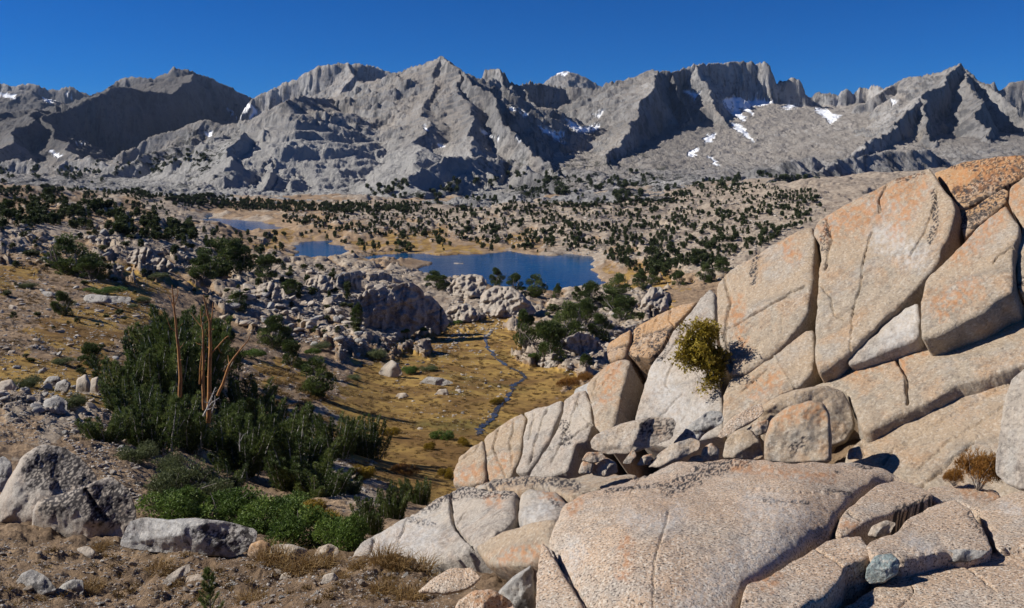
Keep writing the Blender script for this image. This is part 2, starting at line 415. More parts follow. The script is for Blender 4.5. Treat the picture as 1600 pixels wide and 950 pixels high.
rock_px = [
 [(340, 470), (400, 410), (480, 400), (640, 420), (700, 440), (830, 450), (840, 490), (720, 510), (640, 550), (560, 545), (470, 500), (430, 520), (360, 500)],
 [(165, 365), (330, 370), (330, 420), (240, 425), (150, 420)], [(820, 520), (900, 440), (1060, 450), (1010, 500), (940, 580), (850, 585), (800, 560)],
 [(0, 600), (160, 590), (170, 650), (0, 680)], [(-60, 350), (40, 350), (60, 400), (-60, 400)],
 [(520, 320), (900, 318), (1080, 285), (1300, 250), (1750, 240), (1750, 330), (1400, 330), (1150, 440), (960, 400), (800, 385), (640, 365), (520, 350)],
 [(60, 290), (300, 310), (330, 350), (200, 345), (60, 320)],
]
def px_mask(polys, px, py, soft):
    m = np.full(px.shape, -1e9)
    for p in polys:
        a = np.array(p)
        x0, x1, y0, y1 = a[:, 0].min() - 40, a[:, 0].max() + 40, a[:, 1].min() - 40, a[:, 1].max() + 40
        sel = (px > x0) & (px < x1) & (py > y0) & (py < y1)
        if sel.any():
            d, _, _ = poly_sdf(px[sel], py[sel], p)
            m[sel] = np.maximum(m[sel], d)
    return np.clip(0.5 + m / soft, 0, 1)

NC, NR = 1150, 1150
S_AX = np.linspace(-0.92, 0.92, NC)
L_AX = np.linspace(math.log(2.0), math.log(1350.0), NR)
SS, LL = np.meshgrid(S_AX, L_AX)
DD = np.exp(LL)
qq = tps_eval(T, np.stack([SS * 3.0, LL], -1))
X, Y, Z = SS * DD, DD, qq * DD
base_px, base_py = proj(np.stack([X, Y, Z], -1))
jw = np.clip(22 * smooth(0, 120, Y) + 10, 0, 30)
jpx = base_px + 1.6 * jw * fbm2(SS * 26, LL * 9, 5, 0.6); jpy = base_py + 0.8 * jw * fbm2(SS * 26 + 9, LL * 9 + 3, 5, 0.6)
vis_rock = px_mask(rock_px, jpx, jpy, 40)
vis_mead = px_mask(meadow_px, jpx, jpy, 18)
vis_bare = px_mask(bare_px, jpx, jpy, 18)
# lumpy bedrock: rounded knobs at several sizes, where the bedrock shows
rk = np.clip(vis_rock + 0.35 * smooth(-0.1, 0.5, fbm2(X / 60, Y / 60, 3)) * (Y > 90), 0, 1) * (1 - vis_mead)
rk = np.where(Y > 400, np.maximum(rk, (0.45 + 0.55 * smooth(-0.3, 0.2, fbm2(X / 90, Y / 90, 4))) * (1 - vis_mead)), rk)
knob = np.zeros_like(Z); tone = np.zeros_like(Z)
wx = X + 3.0 * fbm2(X / 14, Y / 14, 3); wy = Y + 3.0 * fbm2(X / 14 + 40, Y / 14, 3)
for lam, amp, dmin, dmax in ((46, 5.5, 330, 2000), (21, 3.0, 120, 2000), (9, 1.35, 60, 900), (4, 0.8, 25, 600), (1.6, 0.24, 9, 150), (0.7, 0.09, 5, 60)):
    f1, f2, idn, ox, oy = vor2(wx / lam, wy / (lam * 0.8))
    h = np.clip(1.0 - (f1 / 0.62) ** 2.2, 0, 1) * (0.25 + 0.75 * _r1[idn, 2])
    tilt = np.clip(0.55 + 1.0 * (_r1[idn, 0] - 0.2) * ox + 1.2 * (_r1[idn, 1] - 0.3) * oy, 0, 1) * (0.3 + 0.7 * _r1[idn, 2])
    h = 0.3 * h + 0.7 * tilt
    h = h * smooth(0.0, 0.10, f2 - f1) * (0.8 + 0.35 * rid2(wx / (lam * .45), wy / (lam * .45), 3, .6))
    on = smooth(dmin * 0.7, dmin * 1.2, Y) * (1 - smooth(dmax * 0.8, dmax * 1.2, Y))
    keep = (_r1[idn, 1] < 0.25 + 0.75 * rk)
    knob += amp * h * on * rk * keep
    tone = np.maximum(tone, h * on * keep * rk * 1.5)
fine = 0.35 * fbm2(X / 5, Y / 5, 5) * smooth(10, 60, Y) + 0.11 * fbm2(X / 0.9, Y / 0.9, 6, 0.6) * smooth(3, 8, Y) + 0.9 * fbm2(X / 30, Y / 30, 4) * smooth(50, 200, Y)
fine *= (1 - 0.75 * vis_mead)
far_roll = 5.0 * fbm2(X / 110, Y / 110, 4) * smooth(480, 800, Y)
# shorelines
sd = np.full(Z.shape, -1e9)
sel = (Y > 340) & (Y < 1050)
for p in lake_polys.values():
    sd[sel] = np.maximum(sd[sel], poly_sdf(X[sel], Y[sel], p)[0])
out = np.clip(-sd, 0, 1e6)
lo = LZ + 0.35 + 0.035 * np.minimum(out, 120)
hi = LZ + 0.5 + (0.17 + 0.35 * smooth(640, 760, Y) * smooth(-0.30, -0.15, X / Y)) * out
near = sel & (out < 400)
blend = smooth(0, 45, out)
Z = np.where(near & (Y > 380), np.maximum(Z, lo), Z)
Z = np.where(near, np.minimum(Z, hi), Z)
Z = Z + (knob + fine + far_roll) * np.where(near, smooth(0, 16, out), 1.0)
Z = np.where(near & (Y > 380), np.maximum(Z, LZ + 0.3 + 0.02 * np.minimum(out, 40)), Z)
Z = np.where(sd > 0, LZ - 0.4 - np.minimum(sd * 0.15, 6), Z)
shore = (sd < 0) & (out < 6)
rockA = np.clip(tone * 1.1 + 0.55 * (vis_rock - 0.5) + 0.35 * smooth(700, 900, Y) * vis_rock, 0, 1)
bareA = np.where(shore, 0.45, vis_bare)
meadA = np.where((out < 22) & (out > 6) & near, np.maximum(vis_mead, 0.5), vis_mead) * (1 - 0.4 * smooth(350, 500, Y))
gme = mesh_np("ground", np.stack([X, Y, Z], -1).reshape(-1, 3), grid_faces(NR, NC), M['ground'],
              {'rock': ('POINT', rockA.ravel()), 'meadow': ('POINT', meadA.ravel()), 'bare': ('POINT', bareA.ravel())})
tag(link("ground", gme), kind="structure")
GX, GY, GZ = X, Y, Z
QG = Z / Y
def ground_hit(px, py, dmin=2.5):
    """first ground point seen through a photo pixel"""
    s, q = sq(px, py); j = int(np.clip(round((float(s) + 0.92) / 1.84 * (NC - 1)), 0, NC - 1))
    col = QG[:, j]; ok = np.nonzero((col >= q) & (DD[:, j] > dmin))[0]
    i = ok[0] if len(ok) else NR - 1
    D = DD[i, j]; return np.array([float(s) * D, D, GZ[i, j]])
def ground_z(x, y):
    s = np.asarray(x) / y; j = (s + 0.92) / 1.84 * (NC - 1); i = (np.log(y) - L_AX[0]) / (L_AX[-1] - L_AX[0]) * (NR - 1)
    j = np.clip(j, 0, NC - 1.001); i = np.clip(i, 0, NR - 1.001)
    i0 = i.astype(int) if hasattr(i, 'astype') else int(i); j0 = j.astype(int) if hasattr(j, 'astype') else int(j)
    fi, fj = i - i0, j - j0
    return (GZ[i0, j0] * (1 - fi) * (1 - fj) + GZ[i0 + 1, j0] * fi * (1 - fj) + GZ[i0, j0 + 1] * (1 - fi) * fj + GZ[i0 + 1, j0 + 1] * fi * fj)

# ================================================================ water
for k, p in lake_polys.items():
    c = p.mean(0)
    P2 = c + (p - c) * (1 + 5.0 / np.maximum(np.linalg.norm(p - c, axis=1), 1))[:, None]
    bm_v = np.c_[P2, np.full(len(P2), LZ)]
    me = bpy.data.meshes.new("lake"); me.from_pydata([tuple(v) for v in bm_v], [], [tuple(range(len(bm_v)))]); me.materials.append(M['water'])
    tag(link("lake", me), kind="structure")
# the small stream that winds down the meadow
sp = np.array([(768, 515), (758, 530), (762, 545), (772, 556), (790, 572), (812, 582), (822, 592), (806, 600), (798, 612), (792, 626), (776, 640), (770, 655), (752, 668), (744, 682)], float)
tt = np.linspace(0, len(sp) - 1, 420)
cx = np.interp(tt, np.arange(len(sp)), sp[:, 0]) + 4.5 * n2(tt * 1.7, tt * 0 + 3) + 2 * n2(tt * 5, tt * 0 + 8); cy = np.interp(tt, np.arange(len(sp)), sp[:, 1])
L = []
for k in range(len(tt)): L.append(ground_hit(cx[k], cy[k], 40))
L = np.array(L); ker = np.ones(9) / 9
for _ in range(2):
    for c_ in (0, 1): L[:, c_] = np.convolve(np.pad(L[:, c_], 4, mode='edge'), ker, 'valid')
tg = np.gradient(L[:, :2], axis=0); tg /= np.linalg.norm(tg, axis=1)[:, None] + 1e-9
nrm = np.stack([-tg[:, 1], tg[:, 0]], 1); wd = 0.30 + 0.30 * n2(tt * 2.3, tt * 0) + 0.45 * n2(tt * 5, tt * 0 + 9)
wd = np.clip(wd, 0.04, 2)[:, None]
rows = []
for u in (-1, -0.33, 0.33, 1):
    q2 = L[:, :2] + nrm * wd * u; rows.append(np.c_[q2, ground_z(q2[:, 0], q2[:, 1]) + 0.06 + 0.05 * fbm2(q2[:, 0] / .7, q2[:, 1] / .7, 3)])
V = np.stack(rows, 1).reshape(-1, 3)
tag(link("stream", mesh_np("stream", V, grid_faces(len(tt), 4), M['stream'])), kind="structure")

# ================================================================ mountains
MC, MR = 1500, 1000
MS = np.linspace(-0.86, 0.86, MC); ML = np.linspace(math.log(1080.0), math.log(9000.0), MR)
SS, LL = np.meshgrid(MS, ML); MD = np.exp(LL)
bctrl = [(-100, 300, 1100), (100, 305, 1100), (300, 318, 1100), (500, 325, 1100), (700, 325, 1100), (900, 322, 1100), (1100, 312, 1100), (1300, 305, 1100), (1500, 300, 1100), (1750, 300, 1100),
         (-100, 275, 2000), (50, 268, 2400), (150, 275, 2000), (250, 285, 1700), (330, 290, 1500), (200, 255, 3000), (100, 245, 3500), (380, 225, 3500), (300, 215, 3800),
         (450, 315, 1300), (600, 318, 1300), (700, 318, 1300), (850, 300, 1350), (1000, 290, 1400), (1080, 285, 1500), (1150, 282, 1500),
         (850, 255, 2000), (920, 235, 2300), (880, 205, 2650), (900, 195, 2800), (1030, 262, 1900), (1070, 240, 2200), (1150, 262, 1900), (1130, 225, 2400), (1150, 175, 3000), (1200, 165, 3150), (1200, 235, 2300), (1230, 200, 2700), (1290, 180, 3000),
         (1300, 235, 2100), (1300, 280, 1500), (1360, 200, 2600), (1400, 262, 1700), (1500, 250, 1700), (1700, 240, 1800), (1300, 170, 3300), (1400, 160, 3300), (1600, 200, 3000),
         (0, 230, 9000), (500, 225, 9000), (800, 225, 9000), (1200, 225, 9000), (1700, 225, 9000), (0, 215, 5500), (600, 225, 5500), (1000, 215, 5500), (1700, 215, 5500)]
ba = np.array(bctrl, float); s_, q_ = sq(ba[:, 0], ba[:, 1])
TB = tps_fit(np.stack([s_ * 2.0, np.log(ba[:, 2])], 1), q_, 1e-4)
MX, MY = SS * MD, MD
MZb = tps_eval(TB, np.stack([SS * 2.0, LL], -1)) * MD
G30 = (30, 0.6, 0.5)
ridges = [
 # points (px, py, D); far/left side then near/right side: (cliff height, cliff slope, lower slope)
 ([(-120, 135, 7000), (0, 128, 7000), (20, 135, 7000), (40, 130, 7000), (60, 133, 7000), (75, 140, 7000), (95, 138, 7000), (110, 133, 7000), (125, 142, 7000), (145, 151, 7000), (220, 175, 7000)], (200, 1.0, .6), (160, 1.3, .6)),
 ([(-120, 132, 5200), (0, 143, 5200), (45, 140, 5200), (60, 150, 5300), (100, 159, 5400), (130, 170, 5400)], (60, .8, .5), (50, .7, .42)),
 ([(40, 195, 3700), (90, 172, 3900), (140, 150, 4100), (178, 131, 4300), (182, 126, 4300), (205, 119, 4300), (240, 122, 4300), (262, 112, 4300), (267, 104, 4300), (285, 106, 4300), (300, 109, 4320), (320, 118, 4420), (350, 131, 4650), (375, 145, 4850), (393, 155, 5000), (405, 180, 5100)], (200, 1.2, .6), (230, 1.5, .42)),
 ([(60, 185, 3200), (120, 166, 3350), (180, 135, 3480), (220, 140, 3650), (270, 147, 3900), (288, 132, 4050), (303, 115, 4260)], (15, .3, .25), (330, 1.7, .45)),
 ([(75, 176, 3600), (58, 170, 3300), (40, 190, 2900), (10, 225, 2600), (-60, 262, 2400)], (170, 1.1, .5), (20, .5, .38)),
 ([(-100, 175, 3100), (0, 176, 3200), (58, 170, 3300), (75, 190, 3100), (100, 230, 2700), (120, 262, 2300)], (60, .8, .5), (20, .6, .40)),
 ([(-60, 262, 1900), (20, 250, 1950), (60, 252, 1950), (85, 268, 1900)], G30, (30, .8, .5)),
 ([(85, 268, 2100), (110, 250, 2150), (145, 247, 2150), (180, 262, 2100)], G30, (30, .7, .5)),
 ([(150, 275, 1700), (215, 244, 1800), (290, 230, 1900), (345, 226, 1950), (380, 230, 2000)], (30, .5, .4), (30, .6, .38)),
 ([(190, 240, 2400), (240, 212, 2450), (300, 190, 2500), (320, 187, 2500), (345, 196, 2500), (385, 204, 2500)], (40, .8, .5), (40, .6, .42)),
 ([(380, 178, 4000), (391, 166, 4050), (396, 152, 4100), (430, 132, 4150), (455, 125, 4150), (470, 115, 4150), (500, 103, 4150), (530, 97, 4150), (560, 98, 4150), (590, 104, 4200), (615, 112, 4200), (640, 130, 4200)], (200, 1.2, .6), (170, 1.5, .55)),
 ([(548, 98, 4150), (545, 125, 3950), (535, 160, 3700)], (160, 1.8, .7), (80, .8, .6)),
 ([(285, 312, 2050), (320, 268, 2020), (370, 207, 1970), (400, 186, 1930), (425, 170, 1900), (440, 160, 1900), (475, 151, 2030), (500, 154, 2250), (525, 153, 2600), (562, 137, 2950)], (120, 1.3, .7), (30, .6, .38)),
 ([(475, 151, 2030), (462, 180, 1930), (446, 212, 1800), (425, 250, 1650), (402, 288, 1450)], (100, 1.5, .6), (20, .5, .40)),
 ([(380, 205, 1720), (362, 240, 1600), (345, 280, 1420)], (40, .9, .5), (20, .5, .42)),
 ([(540, 150, 3000), (562, 136, 2980), (600, 122, 2880), (640, 106, 2700), (665, 96, 2560), (685, 88, 2450), (700, 92, 2400), (715, 105, 2330), (738, 122, 2230), (752, 142, 2160), (775, 172, 2030), (800, 205, 1900), (830, 232, 1750), (862, 262, 1600), (905, 290, 1400)], (200, 1.3, .7), (70, 0.95, .34)),
 ([(562, 137, 2950), (535, 168, 2600), (505, 205, 2200), (475, 250, 1800), (450, 292, 1450)], (30, .5, .34), (60, 1.1, .5)),
 ([(685, 88, 2450), (676, 125, 2300), (668, 165, 2120), (660, 215, 1850), (650, 270, 1500)], (14, .6, .42), (10, .4, .34)),
 ([(715, 105, 2330), (722, 150, 2150), (728, 195, 1950), (725, 240, 1700), (715, 285, 1400)], (24, .8, .45), (14, .5, .36)),
 ([(640, 275, 1350), (690, 243, 1500), (740, 248, 1560), (800, 250, 1600), (850, 268, 1500), (905, 290, 1400)], (20, .8, .5), (25, .7, .4)),
 ([(738, 124, 3000), (755, 108, 3000), (775, 105, 3000), (790, 112, 3000), (798, 125, 3000), (812, 133, 3000), (830, 127, 3050), (845, 131, 3080), (880, 135, 3100), (910, 137, 3100), (940, 136, 3050), (975, 133, 3000), (990, 125, 2950), (1005, 115, 2950), (1020, 107, 2950), (1045, 112, 3000), (1070, 106, 3050), (1085, 100, 3100), (1110, 98, 3200), (1150, 95, 3300), (1175, 95, 3300), (1200, 96, 3300), (1207, 100, 3300), (1214, 120, 3300), (1220, 130, 3300), (1226, 124, 3300), (1245, 121, 3300), (1255, 123, 3300), (1262, 141, 3350), (1272, 150, 3400), (1285, 142, 3400), (1300, 149, 3400), (1310, 140, 3400), (1320, 137, 3400), (1328, 144, 3400), (1340, 136, 3400), (1360, 139, 3400), (1372, 130, 3350), (1385, 138, 3300), (1400, 128, 3200)], (200, 1.5, .7), (150, 2.2, .42)),
 ([(775, 105, 3000), (790, 140, 2850), (805, 180, 2650), (822, 215, 2400)], (120, 2.0, .6), (30, 1.0, .6)),
 ([(812, 133, 3000), (838, 160, 2850), (850, 192, 2700)], (70, 2.0, .6), (30, 1.0, .6)),
 ([(1022, 108, 2950), (1018, 140, 2700), (1000, 172, 2500), (980, 203, 2300), (965, 230, 2100), (955, 252, 1850)], (240, 1.45, .5), (10, .42, .36)),
 ([(1045, 112, 3000), (1062, 150, 2850), (1072, 185, 2700), (1075, 212, 2550)], (120, 2.0, .5), (50, 1.4, .6)),
 ([(1085, 100, 3100), (1105, 140, 2950), (1122, 172, 2800), (1138, 200, 2650)], (40, 1.2, .5), (25, .7, .5)),
 ([(840, 140, 6500), (850, 128, 6500), (870, 115, 6500), (880, 110, 6500), (905, 115, 6500), (935, 132, 6500), (980, 160, 6500)], (40, .8, .5), (40, .8, .5)),
 ([(1330, 165, 3000), (1385, 142, 3050), (1400, 128, 3100), (1410, 122, 3100), (1430, 120, 3000), (1450, 115, 2950), (1470, 112, 2900), (1485, 105, 2850), (1500, 98, 2800), (1510, 113, 2780), (1530, 128, 2750), (1548, 134, 2700), (1562, 150, 2620), (1585, 180, 2500), (1620, 215, 2350)], (200, 1.3, .7), (70, 1.2, .55)),
 ([(1500, 98, 2800), (1472, 130, 2620), (1440, 150, 2450), (1410, 182, 2250), (1372, 212, 2050), (1330, 242, 1850)], (110, 1.7, .7), (30, .7, .5)),
 ([(1440, 150, 2450), (1448, 175, 2300), (1452, 205, 2150), (1458, 225, 2000)], (50, 1.6, .6), (30, 1.0, .6)),
 ([(1510, 113, 2780), (1525, 150, 2500), (1535, 190, 2250), (1545, 225, 2000)], (150, 1.8, .6), (40, .9, .6)),
 ([(1535, 138, 3800), (1552, 127, 3800), (1560, 141, 3800), (1575, 130, 3800), (1590, 125, 3800), (1620, 120, 3800), (1800, 125, 3800)], (200, 1.3, .7), (160, 1.5, .6)),
 ([(1000, 298, 1250), (1080, 290, 1350), (1120, 280, 1450), (1200, 262, 1500), (1290, 248, 1600)], (20, .5, .3), (30, .6, .32)),
 ([(1180, 292, 1150), (1240, 270, 1250), (1330, 248, 1400), (1450, 235, 1500)], (20, .5, .3), (30, .6, .32)),
]
MZ = MZb.copy(); tpar = np.zeros_like(MZ); dpar = np.full_like(MZ, 1e4); nearm = np.zeros_like(MZ)
wxx = MX + 26 * fbm2(MX / 170, MY / 170, 4); wyy = MY + 26 * fbm2(MX / 170 + 31, MY / 170 + 7, 4)
rid_id = 0
for pts, LF, RT in ridges:
    pa = np.array(pts, float); P = at(pa[:, 0], pa[:, 1], pa[:, 2]); acc = 0.0; rid_id += 1
    top = P[:, 2].max()
    # nearest point on the whole polyline
    bd = np.full(MZ.shape, 1e9); bt = np.zeros_like(MZ); bz = np.zeros_like(MZ); bs = np.zeros_like(MZ)
    reach = 1100.0
    x0, x1, y0, y1 = P[:, 0].min() - reach, P[:, 0].max() + reach, P[:, 1].min() - reach, P[:, 1].max() + reach
    rows = np.nonzero((np.exp(ML) > y0) & (np.exp(ML) < y1))[0]; r0, r1 = rows[0], rows[-1] + 1
    xs, ys = wxx[r0:r1], wyy[r0:r1]
    bd = np.full(xs.shape, 1e9); bt = np.zeros_like(xs); bz = np.zeros_like(xs); bs = np.zeros_like(xs)
    for k in range(len(P) - 1):
        a, b = P[k], P[k + 1]; dx, dy = b[0] - a[0], b[1] - a[1]; ln = math.hypot(dx, dy) + 1e-6
        t = np.clip(((xs - a[0]) * dx + (ys - a[1]) * dy) / ln ** 2, 0, 1)
        d = np.hypot(xs - a[0] - t * dx, ys - a[1] - t * dy)
        m = d < bd
        bd = np.where(m, d, bd); bt = np.where(m, acc + t * ln, bt); bz = np.where(m, a[2] + t * (b[2] - a[2]), bz)
        bs = np.where(m, np.sign(dx * (ys - a[1]) - dy * (xs - a[0])), bs); acc += ln
    h1 = np.where(bs > 0, LF[0], RT[0]); s1 = np.where(bs > 0, LF[1], RT[1]); s2 = np.where(bs > 0, LF[2], RT[2])
    # flutes run straight down from the crest and deepen with the drop
    gl = rid2(bt / 60 + rid_id * 7 + 0.5 * n2(bd / 70, bt / 90), bd / 260, 4, 0.55)
    gl = gl + 0.25 * rid2(bt / 21 + rid_id * 5 + bd / 60, bd / 90, 3, 0.55)
    dj = bd + np.clip(bd, 0, 80) * 0.6 * gl
    drop = np.where(dj < h1 / s1, dj * s1, h1 + (dj - h1 / s1) * s2)
    h = bz - drop + 5.0 * n2(bt / 16 + rid_id * 3.1, bd / 60) * np.exp(-bd / 60)
    cur = MZ[r0:r1]; m = h > cur
    MZ[r0:r1] = np.where(m, h, cur); tpar[r0:r1] = np.where(m, bt + 1000 * rid_id, tpar[r0:r1]); dpar[r0:r1] = np.where(m, bd, dpar[r0:r1])
rel = np.clip(MZ - MZb, 0, 120) / 120
amp = 0.30 + 0.70 * rel
crest = np.clip(dpar / 90, 0.12, 1)
gz, gl_ = np.gradient(MZ, axis=0), np.gradient(MZ, axis=1)
stp0 = np.hypot(gz / np.gradient(MD, axis=0), gl_ / (MD * (MS[1] - MS[0])))
for _ in range(6):
    stp0[1:-1] = (stp0[:-2] + stp0[1:-1] + stp0[2:]) / 3; stp0[:, 1:-1] = (stp0[:, :-2] + stp0[:, 1:-1] + stp0[:, 2:]) / 3
rough_ = 0.28 + 0.72 * smooth(0.42, 0.85, stp0); rough_ = np.maximum(rough_, 0.55 * (MD < 1500))
MZ += amp * crest * (0.5 + 0.5 * rough_) * (20 * rid2(wxx / 210, wyy / 210, 5, 0.5) - 6)
MZ += amp * crest * rough_ * 12 * rid2(MX / 62, MY / 62, 6, 0.66)
# slabby joints running down across the faces
ang = 0.5; u1 = MX * math.cos(ang) + MY * math.sin(ang); u2 = -MX * math.sin(ang) + MY * math.cos(ang)
MZ += amp * crest * (0.35 + 0.65 * rough_) * 9 * rid2(wxx / 24, wyy / 110, 6, 0.64)
f1, f2, idn, ox, oy = vor2(wxx / 95, wyy / 95)
MZ += amp * crest * 8 * (np.clip(1 - (f1 / 0.7) ** 2, 0, 1) * smooth(0, 0.25, f2 - f1)) * (MD < 2300)
MZ += (1 - rel) * 6 * fbm2(MX / 60, MY / 60, 6, 0.66)
gz, gl_ = np.gradient(MZ, axis=0), np.gradient(MZ, axis=1)
stp = np.hypot(gz / np.gradient(MD, axis=0), gl_ / (MD * (MS[1] - MS[0])))
mpx, mpy = proj(np.stack([MX, MY, MZ], -1))
snow_px = [
 ([(1128, 158), (1140, 155), (1160, 150), (1185, 147), (1205, 148), (1220, 155), (1200, 161), (1180, 166), (1168, 163), (1175, 178), (1166, 173), (1150, 163), (1165, 188), (1145, 178)], 2300, 3290), ([(1070, 143), (1090, 145), (1086, 152)], 2500, 3200),
 ([(1143, 190), (1155, 195), (1172, 212), (1178, 222), (1165, 210), (1148, 202)], 2000, 3000), ([(1222, 168), (1245, 160), (1250, 164), (1232, 170)], 2300, 3300),
 ([(1272, 170), (1290, 170), (1300, 180), (1312, 182), (1298, 192), (1290, 184), (1278, 176)], 2300, 3300), ([(1098, 218), (1115, 208), (1112, 222), (1102, 224)], 1800, 2700), ([(1076, 240), (1090, 232), (1084, 243)], 1700, 2600), ([(1106, 243), (1125, 260), (1118, 258)], 1700, 2500),
 ([(886, 188), (900, 193), (910, 200), (935, 198), (930, 205), (905, 206), (890, 198)], 2100, 3050), ([(843, 197), (860, 203), (878, 206), (875, 212), (882, 223), (865, 216), (850, 206)], 2000, 3000), ([(798, 167), (825, 181), (815, 182), (800, 175)], 2200, 3000), ([(928, 178), (943, 174), (935, 183)], 2200, 3050),
 ([(752, 201), (765, 208), (760, 211)], 1500, 2700), ([(768, 214), (781, 213), (778, 219)], 1500, 2700), ([(806, 212), (818, 218), (812, 222)], 1500, 2700), ([(661, 197), (668, 205), (664, 206)], 1500, 2700), ([(682, 225), (695, 228), (686, 230)], 1500, 2700),
 ([(68, 145), (80, 148), (92, 156), (78, 160), (70, 155)], 4500, 6000), ([(105, 146), (110, 148), (115, 158)], 5000, 7400), ([(0, 145), (25, 148), (20, 153), (0, 150)], 4500, 6000), ([(434, 160), (445, 153), (452, 155), (446, 164)], 3500, 4400),
 ([(355, 168), (372, 165), (385, 160), (395, 168), (403, 178), (390, 188), (376, 184)], 3000, 4500), ([(385, 178), (404, 176), (402, 184)], 3000, 4500), ([(222, 183), (238, 185), (236, 193), (225, 192)], 2800, 4200), ([(246, 192), (268, 196), (276, 203), (260, 206)], 2800, 4200),
 ([(160, 193), (166, 198), (160, 201)], 2800, 4200), ([(78, 236), (96, 243), (90, 246)], 2300, 4200), ([(330, 180), (342, 183), (335, 186)], 2800, 4200), ([(117, 222), (135, 224), (125, 226)], 2500, 4200), ([(870, 111), (890, 112), (888, 116), (874, 114)], 6000, 7000), ([(321, 208), (332, 207), (328, 215)], 2200, 2800), ([(1392, 155), (1402, 158), (1394, 162)], 2500, 3400)]
snow = np.zeros_like(MZ)
jx = mpx + 4 * fbm2(MX / 40, MY / 40, 4); jy = mpy + 3 * fbm2(MX / 40 + 9, MY / 40, 4)
for p, d0, d1 in snow_px:
    a = np.array(p); sel = (mpx > a[:, 0].min() - 8) & (mpx < a[:, 0].max() + 8) & (mpy > a[:, 1].min() - 8) & (mpy < a[:, 1].max() + 8) & (MD > d0) & (MD < d1)
    if sel.any(): snow[sel] = np.maximum(snow[sel], smooth(-2.2, -0.8, poly_sdf(jx[sel], jy[sel], p)[0]))
snow *= (1 - smooth(1.5, 2.2, stp))
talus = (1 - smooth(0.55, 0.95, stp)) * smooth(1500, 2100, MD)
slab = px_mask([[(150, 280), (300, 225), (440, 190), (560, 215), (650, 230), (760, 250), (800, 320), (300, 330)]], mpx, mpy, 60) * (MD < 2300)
scrub = px_mask([[(560, 300), (780, 255), (1000, 240), (1120, 290), (1100, 330), (560, 330)], [(150, 250), (370, 200), (340, 290), (150, 290)], [(1050, 300), (1250, 260), (1400, 300), (1300, 330), (1000, 330)]], mpx, mpy, 50) * (MD < 2600) * smooth(0.0, 0.35, fbm2(MX / 120, MY / 120, 4) + 0.1)
dark = 0.8 * px_mask([[(-60, 150), (180, 128), (300, 105), (395, 150), (390, 195), (300, 215), (150, 270), (-60, 280)]], mpx, mpy, 30) * smooth(2300, 2900, MD)  # darker rock of the left massif, also painting its shaded face deeper
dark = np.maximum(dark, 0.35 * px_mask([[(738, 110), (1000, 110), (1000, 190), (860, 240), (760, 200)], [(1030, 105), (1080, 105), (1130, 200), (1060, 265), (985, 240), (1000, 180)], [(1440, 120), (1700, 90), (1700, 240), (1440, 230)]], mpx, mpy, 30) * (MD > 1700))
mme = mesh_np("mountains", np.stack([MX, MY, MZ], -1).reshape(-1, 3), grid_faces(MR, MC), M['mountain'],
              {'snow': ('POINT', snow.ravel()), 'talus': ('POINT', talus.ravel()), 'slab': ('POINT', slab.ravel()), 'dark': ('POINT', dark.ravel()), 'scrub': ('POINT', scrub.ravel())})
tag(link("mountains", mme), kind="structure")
def mount_z(x, y):
    s = x / y; j = int(np.clip((s + 0.86) / 1.72 * (MC - 1), 0, MC - 1)); i = int(np.clip((math.log(y) - ML[0]) / (ML[-1] - ML[0]) * (MR - 1), 0, MR - 1))
    return MZ[i, j]

# ================================================================ granite slabs and boulders
def chaikin(P, n=1):
    P = np.asarray(P, float)
    for _ in range(n):
        Q = np.roll(P, -1, 0); P = np.stack([P * 0.88 + Q * 0.12, P * 0.12 + Q * 0.88], 1).reshape(-1, 2)
    return P
def ragged(P, amp, seed, step=5.0):
    P = chaikin(P); out = []
    for k in range(len(P)):
        a, b = P[k], P[(k + 1) % len(P)]; m = max(1, int(np.hypot(*(b - a)) / step))
        for t in range(m): out.append(a + (b - a) * t / m)
    out = np.array(out)
    out[:, 0] += amp * fbm2(out[:, 0] / 16 + seed, out[:, 1] / 16, 3, 0.6); out[:, 1] += amp * fbm2(out[:, 0] / 16, out[:, 1] / 16 + seed * 1.7, 3, 0.6)
    return out
def in_grid(poly, g):
    x0, y0 = poly.min(0) - g; x1, y1 = poly.max(0) + g
    xs = np.arange(x0, x1 + g, g); ys = np.arange(y0, y1 + g, g); PX, PY = np.meshgrid(xs, ys)
    sd, cx, cy = poly_sdf(PX, PY, poly)
    Fc = grid_faces(len(ys), len(xs)); pos = (sd > 0).ravel()
    Fc = Fc[pos[Fc].any(1)]
    o = (sd < 0).ravel(); px = np.where(o, cx.ravel(), PX.ravel()); py = np.where(o, cy.ravel(), PY.ravel())
    used = np.unique(Fc); rm = np.full(px.size, -1); rm[used] = np.arange(len(used))
    Fc = rm[Fc][:, ::-1]
    px, py, sd = px[used], py[used], np.maximum(sd.ravel()[used], 0)
    e = np.concatenate([Fc[:, [0, 1]], Fc[:, [1, 2]], Fc[:, [2, 3]], Fc[:, [3, 0]]])
    key = {}
    for a, b in e.tolist():
        if (b, a) in key: del key[(b, a)]
        else: key[(a, b)] = 1
    return px, py, sd, Fc, np.array(list(key.keys()))
def invD(ctrl):
    a = np.array(ctrl, float); s, q = sq(a[:, 0], a[:, 1]); v = 1 / a[:, 2]
    if len(a) <= 4:
        c = np.linalg.lstsq(np.c_[np.ones(len(a)), s, q], v, rcond=None)[0]
        return lambda px, py: 1 / np.clip((lambda sq_: c[0] + c[1] * sq_[0] + c[2] * sq_[1])(sq(px, py)), 0.02, 2)
    t = tps_fit(np.stack([s, q], 1), v, 1e-5)
    return lambda px, py: 1 / np.clip(tps_eval(t, np.stack(sq(px, py), -1)), 0.02, 2)
_seed = [11]
def unit_(v): return v / (np.linalg.norm(v, axis=-1, keepdims=True) + 1e-9)
